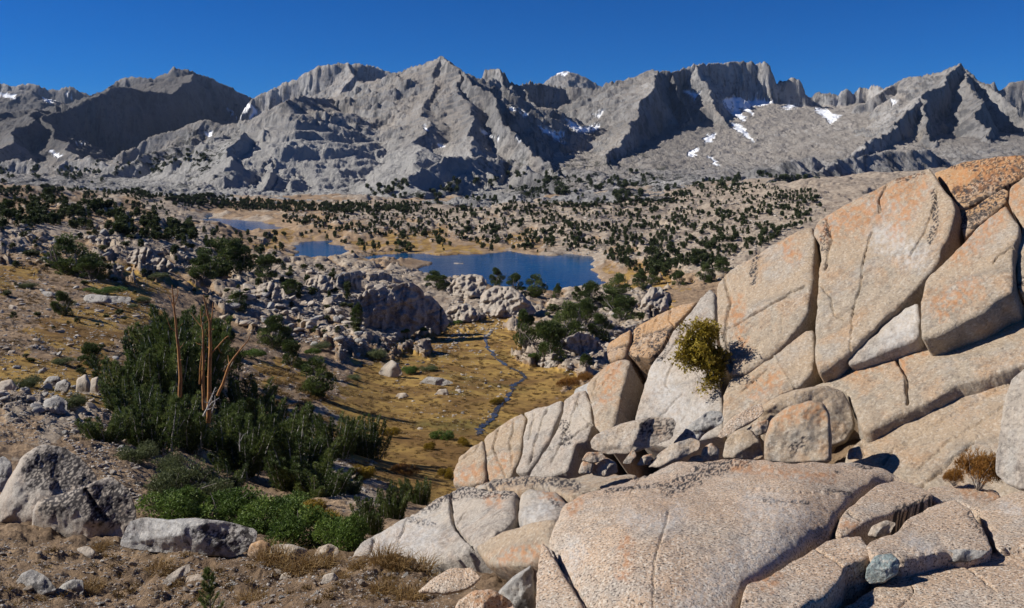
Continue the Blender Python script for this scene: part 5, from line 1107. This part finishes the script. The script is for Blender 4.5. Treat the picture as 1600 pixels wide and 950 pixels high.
shr = [ # kind, px, foot py, width px, height px, label
 ('olive', 285, 780, 120, 52, "rounded olive-green willow, highest of the willow patch"), ('olive', 335, 790, 90, 40, "olive-green willow right of the highest one in the patch"),
 ('willow', 270, 808, 130, 42, "bright green willow at the left end above the long low boulder"), ('willow', 345, 815, 140, 50, "dense bright green willow in the middle of the patch"),
 ('willow', 420, 835, 150, 55, "bright green willow behind the yellow-orange stone"), ('willow', 480, 852, 130, 55, "green willow at the lower right of the patch"), ('willow', 535, 858, 110, 55, "green willow against the pale slab's left end"),
 ('gold', 495, 818, 110, 34, "orange-tinged willow along the patch's upper right edge"), ('willow', 455, 810, 110, 36, "green willow with orange twigs above the patch's middle"),
 ('olive', 215, 722, 80, 40, "grey-green shrub at the clump's lower left"), ('olive', 260, 735, 70, 34, "grey-green shrub just above the willow patch"),
 ('gold', 565, 750, 56, 26, "golden yellow shrub on pale rubble"), ('gold', 608, 682, 40, 18, "yellow-green shrub beside the pointed pine"), ('rust', 632, 740, 60, 20, "dull olive-gold shrub in the pine's long shadow"),
 ('willow', 692, 686, 42, 18, "bright green low shrub in the lower meadow"), ('gold', 673, 702, 26, 16, "small golden shrub in the lower meadow"), ('gold', 726, 696, 30, 16, "golden shrub right of the bright green one"), ('gold', 697, 748, 32, 22, "golden shrub touching the outcrop's left tip"),
 ('gold', 778, 632, 30, 13, "golden shrub on the stream bank"), ('olive', 593, 562, 46, 20, "grey-green rounded shrub at the top of the meadow"), ('willow', 640, 584, 34, 16, "green shrub behind the pointed boulder in the meadow"), ('olive', 668, 580, 38, 12, "olive shrub right of the pointed boulder"),
 ('olive', 500, 545, 40, 12, "light green shrub on pale ground left of the meadow"), ('olive', 555, 594, 34, 10, "low yellow-green cushion shrub in the meadow's upper left"), ('willow', 488, 555, 28, 14, "green shrub above the round dense pine"),
 ('willow', 632, 530, 18, 9, "first green shrub at the foot of the massive outcrop"), ('willow', 660, 524, 18, 9, "second green shrub along the foot of the massive outcrop"), ('willow', 678, 516, 16, 8, "third green shrub along the foot of the massive outcrop"), ('willow', 695, 511, 18, 9, "fourth green shrub along the foot of the massive outcrop"), ('willow', 714, 506, 18, 8, "rightmost green shrub below the ribbed outcrop"),
 ('willow', 832, 562, 16, 9, "green shrub at the stream bend"), ('willow', 160, 458, 70, 14, "long low bright green shrub below the big spreading pine"), ('olive', 220, 473, 32, 11, "yellow-green shrub right of the grey stone ledge"), ('olive', 205, 482, 22, 9, "small green shrub under the stone ledge's right end"),
 ('olive', 48, 450, 34, 12, "yellow-green shrub on the far left slope"), ('olive', 245, 437, 40, 10, "green shrub in the orange grass near the bedrock hump"), ('olive', 340, 550, 50, 18, "grey-green shrub right behind the orange trunks"), ('olive', 115, 640, 46, 30, "grey-green shrub between boulders left of the great clump"), ('olive', 40, 605, 54, 22, "drab shrub on the brown slope at far left"),
 ('olive', 100, 570, 44, 14, "dark green low shrub left of the shaggy pine"), ('rust', 890, 608, 46, 26, "brownish shrub touching the slab's skyline on the right of the meadow"), ('rust', 915, 596, 34, 20, "brown-green shrub in the cleft of the slab's skyline"), ('willow', 395, 560, 44, 18, "green shrub left of the spreading dark pine"), ('willow', 470, 575, 36, 12, "yellow-green shrub above the round dense pine's left"),
 ('olive', 420, 690, 60, 40, "grey-green shrub in the shade of the spiky pines")]
for i, (k, px, py, wp, hp, lab) in enumerate(shr):
    D = gD(px, py - 1) if not 880 < px < 930 else 15.2
    p = gpos(px, py, 0.03) if D != 15.2 else at(px, py, 15.2)
    shrub(k, p, wp * p[1] / F * 1.05, hp * p[1] / F * (1.9 if px < 560 and py > 770 else 1.35), lab, name={'willow': "willow_shrub", 'olive': "green_shrub", 'gold': "golden_shrub", 'rust': "brown_shrub"}[k], var=i)
# bush rooted in the wall: hanging twigs with orange-yellow leaves
def wall_bush():
    rs = np.random.default_rng(55); D = 11.55; c = at(1118, 575, D + 0.25); wood = []; P = []; Dr = []; tn = []
    out = [(1052, 555), (1062, 530), (1080, 510), (1100, 500), (1115, 510), (1112, 535), (1122, 560), (1120, 590), (1108, 600), (1085, 570), (1072, 575), (1065, 560), (1092, 540), (1100, 580), (1078, 545), (1098, 522), (1088, 556), (1108, 556), (1122, 586)]
    for (x, y) in out:
        for r_ in range(3):
            e = at(1090 + (x - 1090) * 0.85 + rs.normal(0, 4), 555 + (y - 555) * 0.9 + rs.normal(0, 4), D - 0.30 + rs.normal(0, 0.10)); t = np.linspace(0, 1, 8)[:, None]
            pts = c + (e - c) * t + np.array([0, 0, 1]) * (0.10 * np.sin(np.pi * t)) + 0.02 * np.cumsum(rs.normal(size=(8, 3)), 0) * t
            wood.append(tube(pts - c, np.linspace(0.009, 0.002, 8), 4))
            m = 105; q = pts[-1] - (pts[-1] - pts[4]) * rs.random(m)[:, None] + rs.normal(0, 0.045, (m, 3)); P.append(q - c); Dr.append(rs.normal(size=(m, 3)) + np.array([-0.3, -0.3, 0.2])); tn.append(np.full(m, rs.uniform(0.3, 0.95)))
    for i in range(34):   # bare hanging rootlets
        a = at(1105 + rs.normal(0, 10), 585 + rs.normal(0, 8), D); b = a + np.array([rs.normal(0, .06), rs.normal(0, .04), -rs.uniform(0.08, 0.28)]); wood.append(tube(np.linspace(a, b, 4) + rs.normal(0, .01, (4, 3)) - c, 0.003, 3))
    cv, cf, ct = tufts(np.concatenate(P), unit(np.concatenate(Dr)), 0.042, 0.018, 3, rs, 0.8, np.concatenate(tn)); wv, wf = merge(wood)
    e = link("golden_shrub", None, loc=tuple(c)); link("stems", mesh_np("twigs", wv, wf, M['bark']), e)
    link("foliage", mesh_np("leaves", cv, cf, M['wallbush'], {'tone': ('POINT', ct)}, smooth_=False), e)
    tag(e, "orange-yellow bush growing out of the granite wall", "shrub", None, "thing")
M['wallbush'] = foliage("wall_bush_leaves", (0.10, 0.085, 0.015), (0.28, 0.20, 0.02), (0.46, 0.36, 0.05))
wall_bush()
p = at(1528, 762, 6.0); shrub('rust', p, 86 * 6.0 / F, 110 * 6.0 / F, "brown-green dry shrub tucked against the tall boulder at the right edge", name="brown_shrub")
p = at(1490, 758, 6.1); shrub('rust', p, 40 * 6.3 / F, 46 * 6.3 / F, "small brown dry shrub left of the larger one at the right edge", name="brown_shrub")
p = at(1478, 405, 12.45); shrub('willow', p, 34 * 12 / F, 22 * 12 / F, "green cushion plant deep in the cleft between the high slabs", name="green_shrub")

# grass tufts near the camera
def blades(n, L, spread, seed, w_=0.004):
    rs = np.random.default_rng(seed); a = rs.uniform(0, 6.28, n); r = spread * np.sqrt(rs.random(n)) * 0.5; b = np.stack([r * np.cos(a), r * np.sin(a), np.zeros(n)], 1)
    tilt = rs.normal(0, 0.30, (n, 2)) + 0.5 * b[:, :2] / (spread + 1e-6); l = L * rs.uniform(0.45, 1.1, n)
    d = unit(np.c_[tilt, np.ones(n)]); sd2 = unit(np.cross(d, rs.normal(size=(n, 3)))) * w_; mid = b + d * (l * .55)[:, None]; tip = b + unit(d + np.c_[tilt * 1.5, np.zeros(n) - .1]) * l[:, None]
    V = np.stack([b - sd2, b + sd2, mid + sd2 * .7, mid - sd2 * .7, tip], 1); i = np.arange(n)[:, None] * 5
    Fc = np.concatenate([i + np.array([[0, 1, 2]]), i + np.array([[0, 2, 3]]), i + np.array([[3, 2, 4]])]); tn = np.repeat(np.clip(rs.normal(.5, .25, n), 0, 1), 5)
    return V.reshape(-1, 3), Fc, tn
GT = []
for i in range(4):
    v, f, t = blades(330, 1.0, 1.1, 600 + i, 0.012); GT.append(mesh_np("grass_tuft", v, f, M['straw'], {'tone': ('POINT', t)}, smooth_=False))
gt = [(600, 882, 44, 34, "tall straw tuft against the low pale slab"), (618, 892, 40, 26, "straw tuft right in front of the tallest one"), (425, 882, 50, 26, "straw tuft over the yellow-orange stone's foot"), (470, 892, 50, 24, "straw tuft below the pale ribbed stone"), (500, 884, 46, 22, "straw tuft between two pale stones"),
      (650, 892, 50, 24, "wide straw tuft at the low pale slab's foot"), (775, 888, 60, 30, "brown grass tuft under the smooth tan hump"), (800, 890, 50, 28, "brown grass tuft beside the dome's left side"), (750, 884, 40, 26, "brown grass tuft at the left of the smooth tan hump"), (640, 938, 46, 26, "sparse straw tuft near the bottom, left of the flat pink rock"), (600, 930, 40, 24, "thin straw tuft on open gravel"),
      (140, 926, 40, 18, "brown tuft right of the smaller grey stone"), (250, 890, 46, 14, "low brown tuft below the long boulder"), (395, 940, 44, 18, "low brown tuft near the young pine"), (160, 858, 26, 14, "green-brown tuft at the foot of the blackened boulder"), (560, 888, 30, 18, "short straw tuft at the slab's left toe"), (530, 905, 30, 14, "small straw tuft among pebbles")]
for i, (px, py, wp, hp, lab) in enumerate(gt):
    p = gpos(px, py, 0.01); o = link("grass_tuft", GT[i % 4], loc=tuple(p)); o.scale = (wp * p[1] / F, wp * p[1] / F, hp * p[1] / F * 1.3); o.rotation_euler = (0, 0, rng.uniform(0, 6)); tag(o, lab, "grass tuft", "dry grass tufts on the near gravel", "thing")

# ---------------------------------------------------------------- far pines
def far_arrays(seed, shape):
    rs = np.random.default_rng(seed)
    m = 60; K = 7 if shape else 4; P = []; Dr = []; tn = []
    for i in range(K):
        a = rs.uniform(0, 6.28); rr = rs.uniform(0, 0.24) if shape else rs.uniform(0, .06)
        c = np.array([rr * math.cos(a), rr * math.sin(a), rs.uniform(0.3, 0.72) if shape else 0.18 + i * 0.2]); R0 = rs.uniform(0.17, 0.27) if shape else 0.27 - 0.055 * i
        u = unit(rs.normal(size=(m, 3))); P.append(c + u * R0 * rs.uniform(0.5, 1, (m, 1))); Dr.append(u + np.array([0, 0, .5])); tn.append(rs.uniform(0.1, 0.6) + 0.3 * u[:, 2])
    v, f, t = tufts(np.concatenate(P), unit(np.concatenate(Dr)), 0.17, 0.10, 1, rs, 0.5, np.concatenate(tn))
    wv, wf = tube(np.array([[0, 0, -0.15], [0, 0, 0.3], [0.02, 0, 0.6]]), np.array([0.03, 0.025, 0.015]), 3)
    wf = np.concatenate([wf[:, [0, 1, 2]], wf[:, [0, 2, 3]]])
    return np.r_[v, wv], np.r_[f, wf + len(v)], np.r_[t, np.zeros(len(wv))], np.r_[np.zeros(len(f), int), np.ones(len(wf), int)]
FA = [far_arrays(700 + i, i % 2 == 0) for i in range(7)]
FM = [mesh_np("distant_pine", v, f, None, {'tone': ('POINT', t)}, False, [M['pine_far'], M['bark']], mi) for v, f, t, mi in FA]
# (polygon, how many, group, label)
bands = [
 ([(-20, 283), (60, 272), (170, 283), (330, 312), (520, 320), (520, 332), (330, 330), (240, 318), (150, 300), (-20, 300)], 620, 0.8, "dark pines on the wooded rise at the foot of the grey mountains", "distant dark pine in the wooded strip below the mountains on the left"),
 ([(120, 281), (330, 307), (520, 321), (640, 322), (640, 330), (520, 331), (330, 326), (150, 298)], 620, 0.95, "dense dark forest edge below the grey mountains", "distant dark pine in the dense forest edge left of the central mountain"),
 ([(-20, 300), (150, 300), (260, 325), (300, 345), (300, 372), (200, 372), (80, 352), (-20, 355)], 260, 1.15, "pines scattered over the pale slope left of the farthest lake", "dark pine on the pale rocky slope left of the farthest lake"),
 ([(-20, 330), (70, 330), (90, 350), (40, 362), (-20, 365)], 40, 1.5, "dense pines at the far left edge above the brown slope", "dark pine in the dense stand at the far left edge"),
 ([(520, 318), (900, 316), (1060, 306), (1060, 318), (900, 328), (700, 332), (520, 334)], 800, 0.75, "pines in the strip where the valley meets the central mountain", "distant dark pine in the strip at the central mountain's foot"),
 ([(440, 330), (700, 330), (900, 330), (900, 388), (820, 388), (700, 372), (560, 368), (440, 348)], 700, 0.8, "pines among the knobs beyond the largest lake", "dark pine among pale knobs beyond the largest lake"),
 ([(900, 330), (1060, 315), (1280, 310), (1290, 335), (1190, 385), (1110, 425), (1000, 425), (950, 410), (900, 380)], 1050, 0.82, "pines dotting the granite hillside right of the lake", "dark pine on the granite hillside between the largest lake and the tilted slabs"),
 ([(1050, 298), (1180, 285), (1290, 300), (1280, 312), (1060, 312)], 260, 0.7, "tiny pines high on the bare ramp at the right", "tiny dark pine high on the bare grey ramp"),
 ([(440, 362), (900, 378), (910, 397), (700, 392), (560, 384), (440, 372)], 90, 0.8, "pines along the far shore of the largest lake", "small dark pine along the far shore of the largest lake"),
 ([(300, 362), (420, 364), (450, 378), (440, 400), (400, 410), (330, 385)], 34, 1.1, "pines between the farthest lake and the middle lake", "dark pine on rocky ground between the farthest and middle lakes"),
 ([(960, 420), (1110, 400), (1180, 395), (1120, 430), (1050, 440)], 46, 1.1, "pines along the slabs' left skyline", "dark pine just beyond the skyline of the tilted slabs"),
 ([(540, 385), (600, 380), (600, 400), (550, 402)], 7, 1.0, "pines on the spit between the middle and largest lake", "dark pine on the spit between the middle and largest lakes"),
 ([(180, 340), (300, 350), (330, 372), (260, 380), (180, 365)], 60, 1.3, "pines and shrubs on the near bank of the farthest lake", "dark green pine on the near bank of the farthest lake"),
 ([(200, 365), (330, 375), (480, 410), (560, 430), (540, 480), (420, 470), (340, 440), (200, 380)], 46, 1.0, "pines among the pale rubble below the middle lake", "dark pine in the pale rubble between the great clump and the middle lake"),
 ([(40, 300), (130, 300), (180, 330), (170, 350), (60, 345)], 60, 1.4, "bigger pines on the upper left slope", "larger dark pine on the upper left slope above the big spreading pine")]
cand = []
lake_all = [np.array(v, float) for v in lakes.values()]
for poly, n, k, grp, lab in bands:
    a = np.array(poly, float); got = 0; tries = 0
    while got < n and tries < n * 8:
        tries += 1
        x, y = rng.uniform(a[:, 0].min(), a[:, 0].max()), rng.uniform(a[:, 1].min(), a[:, 1].max())
        if poly_sdf(np.array([x]), np.array([y]), a)[0][0] < 0: continue
        if 'dense dark forest' not in grp and n2(np.array([x / 34.0]), np.array([y / 11.0]))[0] + 0.35 * n2(np.array([x / 9.0 + 7]), np.array([y / 5.0]))[0] < -0.12 + 0.18 * rng.normal(): continue
        p = ground_hit(x, y, 60)
        if p[1] > 1320: continue
        if max(poly_sdf(np.array([p[0]]), np.array([p[1]]), q)[0][0] for q in lake_polys.values()) > -2.5: continue
        h = k * rng.uniform(3.2, 8.0) * (0.8 if p[1] < 450 else 1.0) * (0.75 if rng.random() < 0.4 else 1.0)
        h = 0.8 * min(h, (20 if y > 325 else 15) * rng.uniform(0.6, 1.15) * p[1] / F)
        cand.append((h / p[1], p, h, grp, lab)); got += 1
cand.sort(key=lambda c: -c[0])
inst = 300 - len(near)
for i, (_, p, h, grp, lab) in enumerate(cand[:inst]):
    o = link("pine_tree", FM[i % 7], loc=(p[0], p[1], p[2] - 0.2)); wv_ = rng.uniform(0.85, 1.35); o.scale = (h * wv_, h * wv_, h); o.rotation_euler = (0, 0, rng.uniform(0, 6.28))
    tag(o, lab, "tree", grp, "thing")
def merged(name, items, arrays, mats, kind="stuff", xyz=False):
    Vs, Fs, Ts, Ms, o = [], [], [], [], 0
    for j, (p, sc, r) in enumerate(items):
        v, f, t, mi = arrays[j % len(arrays)]; c, s = math.cos(r), math.sin(r)
        q = v * sc; q = np.stack([q[:, 0] * c - q[:, 1] * s, q[:, 0] * s + q[:, 1] * c, q[:, 2]], 1) + p
        Vs.append(q); Fs.append(f + o); Ts.append(t); Ms.append(mi); o += len(v)
    me = mesh_np(name, np.concatenate(Vs), np.concatenate(Fs), None, {'tone': ('POINT', np.concatenate(Ts))}, False, mats, np.concatenate(Ms))
    return tag(link(name, me), kind=kind)
scrub_items = []
items = [(p - np.array([0, 0, .2]), np.array([h, h, h]) * np.array([1.1, 1.1, 1]), rng.uniform(0, 6.28)) for _, p, h, _, _ in cand[inst:]]
for poly, n, s0, s1 in (([(0, 345), (330, 365), (480, 400), (560, 440), (560, 540), (340, 480), (240, 440), (0, 430)], 260, 5, 13), ([(0, 440), (240, 430), (240, 560), (180, 600), (0, 590)], 60, 5, 12), ([(820, 480), (1060, 440), (1010, 500), (900, 590), (830, 560)], 60, 7, 18)):
    a = np.array(poly, float)
    for _ in range(n):
        x, y = rng.uniform(a[:, 0].min(), a[:, 0].max()), rng.uniform(a[:, 1].min(), a[:, 1].max())
        if poly_sdf(np.array([x]), np.array([y]), a)[0][0] < 0 or n2(np.array([x / 30.0]), np.array([y / 14.0 + 3]))[0] < 0: continue
        p = ground_hit(x, y, 20); h = rng.uniform(s0, s1) * p[1] / F; scrub_items.append((p, np.array([h * 1.9, h * 1.9, h * .9]), rng.uniform(0, 6.28)))
merged("low_scrub", scrub_items, FA, [M['scrub'], M['bark']])
merged("distant_forest", items, FA, [M['pine_far'], M['bark']])
# trees and scrub dotting the mountains' lower slopes
items = []
for poly, n in (([(560, 285), (700, 280), (860, 270), (1000, 268), (1060, 298), (1000, 316), (560, 316)], 420), ([(1040, 295), (1180, 272), (1300, 285), (1290, 300), (1040, 310)], 260), ([(1060, 292), (1190, 272), (1195, 276), (1100, 298)], 160), ([(90, 275), (190, 240), (330, 235), (330, 262), (200, 275), (170, 300)], 240), ([(-10, 262), (120, 262), (170, 278), (-10, 280)], 90)):
    a = np.array(poly, float)
    for _ in range(n):
        x, y = rng.uniform(a[:, 0].min(), a[:, 0].max()), rng.uniform(a[:, 1].min(), a[:, 1].max())
        if poly_sdf(np.array([x]), np.array([y]), a)[0][0] < 0: continue
        if n2(np.array([x / 40.0]), np.array([y / 14.0]))[0] < -0.05: continue
        s, q = sq(x, y); j = int(np.clip((s + 0.86) / 1.72 * (MC - 1), 0, MC - 1)); ok = np.nonzero(MZ[:, j] / MD[:, j] >= q)[0]
        if not len(ok) or MD[ok[0], j] > 2900: continue
        D = MD[ok[0], j]; h = rng.uniform(5, 10)
        items.append((np.array([s * D, D, MZ[ok[0], j] - .5]), np.array([h * 1.3, h * 1.3, h]), rng.uniform(0, 6.28)))
merged("mountain_forest", items, FA, [M['pine_far'], M['bark']])

# ---------------------------------------------------------------- scattered stones
def rock_arrays(seed, sub=3):
    import bmesh
    rs = np.random.default_rng(seed); bm = bmesh.new(); bmesh.ops.create_icosphere(bm, subdivisions=sub, radius=1)
    v = np.array([q.co[:] for q in bm.verts]); f = np.array([[w_.index for w_ in q.verts] for q in bm.faces]); bm.free()
    nrm = unit(rs.normal(size=(11, 3))); d = rs.uniform(0.45, 0.9, 11)
    k = v @ nrm.T; r = np.where(k > 0.05, d / np.maximum(k, 0.05), 9).min(1); r = np.minimum(r, 1.0)
    v = v * r[:, None]; v = v + v * (0.10 * fbm3(v * 1.8 + seed, 4))[:, None]
    v *= np.array([1.0, rs.uniform(0.6, 0.9), rs.uniform(0.4, 0.75)])
    return v, f, np.zeros(len(v)), np.zeros(len(f), int)
RK = [rock_arrays(800 + i) for i in range(8)]; RKs = [rock_arrays(820 + i, 1) for i in range(8)]; RKm = [rock_arrays(840 + i, 2) for i in range(8)]
RM = [[mesh_np("loose_rock", v, f, M[mt]) for v, f, _, _ in RK] for mt in ('stone', 'granite_pale', 'granite_grey')]
fields = [ # polygon, count, size range in photo px, group, label
 ([(0, 860), (400, 870), (560, 870), (700, 900), (650, 950), (0, 950)], 70, (6, 17), "loose stones on the near gravel", "small loose stone on tan gravel near the bottom edge"),
 ([(100, 650), (170, 660), (225, 740), (215, 790), (190, 760), (140, 730), (100, 690)], 60, (6, 17), "stones on the bank right of the tallest pale boulder", "grey stone on the rubbly bank between the pale boulder and the pines"),
 ([(0, 600), (170, 600), (190, 640), (60, 650), (0, 650)], 45, (7, 24), "grey stones above the trail on the left", "grey stone in the rubble above the trail at left"),
 ([(0, 440), (240, 440), (240, 560), (180, 600), (0, 580)], 90, (4, 16), "stones dotting the brown slope at left", "pale stone on the bare brown slope at left"),
 ([(340, 470), (480, 420), (620, 440), (560, 560), (440, 530), (350, 500)], 110, (7, 26), "boulders on the rubbly hill below the middle lake", "grey boulder in the rubble between the pine clump and the massive outcrop"),
 ([(560, 560), (760, 520), (800, 600), (760, 680), (640, 640)], 70, (3, 10), "white stones in the brown meadow", "small white stone lying in the brown meadow"),
 ([(650, 545), (780, 500), (760, 530), (690, 560)], 60, (3, 9), "pale rubble below the massive outcrop", "pale stone in the rubble at the foot of the massive outcrop"),
 ([(820, 560), (900, 590), (940, 560), (1010, 500), (960, 470), (880, 520)], 60, (6, 18), "stones among the pines right of the stream", "pale stone between the pines right of the stream"),
 ([(440, 640), (500, 680), (560, 740), (610, 790), (560, 800), (480, 740), (430, 690)], 50, (5, 16), "stones on the pale bank beside the great clump", "pale stone on the light gravel bank right of the great pine clump"),
 ([(0, 350), (330, 365), (330, 430), (200, 430), (0, 430)], 90, (5, 18), "boulders on the upper left slope", "grey boulder on the rocky slope around the big spreading pine")]
big = []; small = []
for poly, n, (s0, s1), grp, lab in fields:
    a = np.array(poly, float); got = 0; tr = 0
    while got < n * 3.2 and tr < n * 30:
        tr += 1
        x, y = rng.uniform(a[:, 0].min(), a[:, 0].max()), rng.uniform(a[:, 1].min(), a[:, 1].max())
        if poly_sdf(np.array([x]), np.array([y]), a)[0][0] < 0: continue
        if n2(np.array([x / 28.0]), np.array([y / 16.0]))[0] < -0.15 * rng.random() - 0.05: continue
        p = ground_hit(x, y, 3.5); sp_ = s0 * 0.6 + (s1 - s0 * 0.6) * rng.random() ** 2.6; r = sp_ * p[1] / F * 0.5; got += 1
        big.append((sp_, p, r, grp, lab))
big.sort(key=lambda c: -c[0])
for i, (_, p, r, grp, lab) in enumerate(big[:290]):
    o = link("rock", RM[rng.integers(0, 3)][rng.integers(0, 8)], loc=(p[0], p[1], p[2] + r * 0.15)); o.scale = (r * rng.uniform(.9, 1.4), r, r * rng.uniform(.7, 1.1)); o.rotation_euler = (rng.normal(0, .25), rng.normal(0, .25), rng.uniform(0, 6.28))
    tag(o, lab, "rock", grp, "thing")
items = [(p + np.array([0, 0, r * .1]), np.array([r * 1.2, r, r * .85]), rng.uniform(0, 6.28)) for _, p, r, _, _ in big[290:]]
# gravel of the near ground and rubble of the rocky rises
for poly, n, s0, s1 in (([(-20, 845), (190, 850), (400, 872), (560, 872), (760, 890), (720, 955), (-20, 955)], 5200, 1.6, 7.0), ([(-20, 590), (170, 600), (225, 740), (215, 800), (150, 740), (60, 690), (-20, 700)], 3000, 1.5, 7), ([(-20, 440), (260, 430), (260, 560), (180, 600), (-20, 590)], 3600, 1.4, 5.5),
                        ([(340, 470), (480, 410), (640, 420), (720, 470), (840, 480), (780, 520), (560, 560), (440, 530)], 2600, 2, 8), ([(-20, 300), (330, 340), (330, 430), (-20, 440)], 2200, 1.5, 6), ([(450, 640), (540, 700), (620, 800), (520, 780), (430, 690)], 1800, 1.5, 7), ([(380, 480), (560, 540), (520, 640), (440, 660), (380, 600)], 1400, 1.5, 6), ([(500, 560), (820, 500), (820, 600), (760, 690), (600, 680)], 900, 1, 4),
                        ([(450, 325), (900, 320), (1290, 305), (1280, 340), (1100, 435), (960, 410), (860, 388), (600, 372), (450, 350)], 3800, 2, 7), ([(820, 560), (940, 600), (1060, 480), (1000, 440), (900, 470)], 800, 2, 7)):
    a = np.array(poly, float); k = 0
    xs = rng.uniform(a[:, 0].min(), a[:, 0].max(), n * 3); ys = rng.uniform(a[:, 1].min(), a[:, 1].max(), n * 3); ok = (poly_sdf(xs, ys, a)[0] > 0) & (n2(xs / 26, ys / 12) > -0.12)
    for x, y in zip(xs[ok][:n], ys[ok][:n]):
        p = ground_hit(x, y, 3.5)
        if p[2] < LZ + 0.6 and p[1] > 350: continue
        r = (s0 + (s1 - s0) * rng.random() ** 3) * p[1] / F * 0.5
        items.append((p + np.array([0, 0, r * .1]), np.array([r * 1.25, r, r * .8]), rng.uniform(0, 6.28)))
merged("rubble", items, RKs, [M['rubble']] if 'rubble' in M else [M['stone']])
# short grass and weeds in the meadow and low scrub on the slopes
items = []
v, f, t = blades(26, 1.0, 1.0, 900, 0.05); GA = [(v, f, t, np.zeros(len(f), int))]
for poly, n, s0, s1 in (([(470, 700), (560, 565), (650, 545), (760, 488), (820, 530), (930, 605), (840, 660), (700, 790), (600, 760)], 2600, 2.0, 4.5), ([(-20, 400), (240, 430), (240, 500), (160, 620), (-20, 620)], 700, 2, 5), ([(-20, 860), (560, 880), (740, 900), (700, 950), (-20, 950)], 110, 5, 12), ([(380, 590), (480, 560), (520, 620), (430, 660)], 400, 3, 7)):
    a = np.array(poly, float)
    xs = rng.uniform(a[:, 0].min(), a[:, 0].max(), n * 3); ys = rng.uniform(a[:, 1].min(), a[:, 1].max(), n * 3); ok = (poly_sdf(xs, ys, a)[0] > 0) & (n2(xs / 22 + 5, ys / 9) > -0.02)
    for x, y in zip(xs[ok][:n], ys[ok][:n]):
        p = ground_hit(x, y, 3.5); h = rng.uniform(s0, s1) * p[1] / F; items.append((p, np.array([h * 1.6, h * 1.6, h]), rng.uniform(0, 6.28)))
merged("dry_grass", items, GA, [M['straw_dim']] if 'straw_dim' in M else [M['straw']])

# ================================================================ air between here and the far range
hz = bpy.data.materials.new("mountain_air"); hz.use_nodes = True
ht = hz.node_tree
for nd in list(ht.nodes):
    if nd.type == 'BSDF_PRINCIPLED': ht.nodes.remove(nd)
pv = ht.nodes.new("ShaderNodeVolumePrincipled"); pv.inputs["Color"].default_value = (0.55, 0.72, 1.0, 1); pv.inputs["Density"].default_value = 0.000013
ht.links.new(pv.outputs[0], ht.nodes["Material Output"].inputs["Volume"])
hx, hy0, hy1, z0, z1 = 9500.0, -60.0, 9600.0, float(min(MZ.min(), GZ.min())) - 1.0, float(max(MZ.max(), 2.0)) + 6.0
v = [(x, y, z) for z in (z0, z1) for y in (hy0, hy1) for x in (-hx, hx)]
f = [(0, 2, 3, 1), (4, 5, 7, 6), (0, 1, 5, 4), (2, 6, 7, 3), (0, 4, 6, 2), (1, 3, 7, 5)]
me = bpy.data.meshes.new("haze"); me.from_pydata(v, [], f); me.materials.append(hz)
tag(link("haze", me), kind="stuff")
C.cycles.volume_bounces = 0
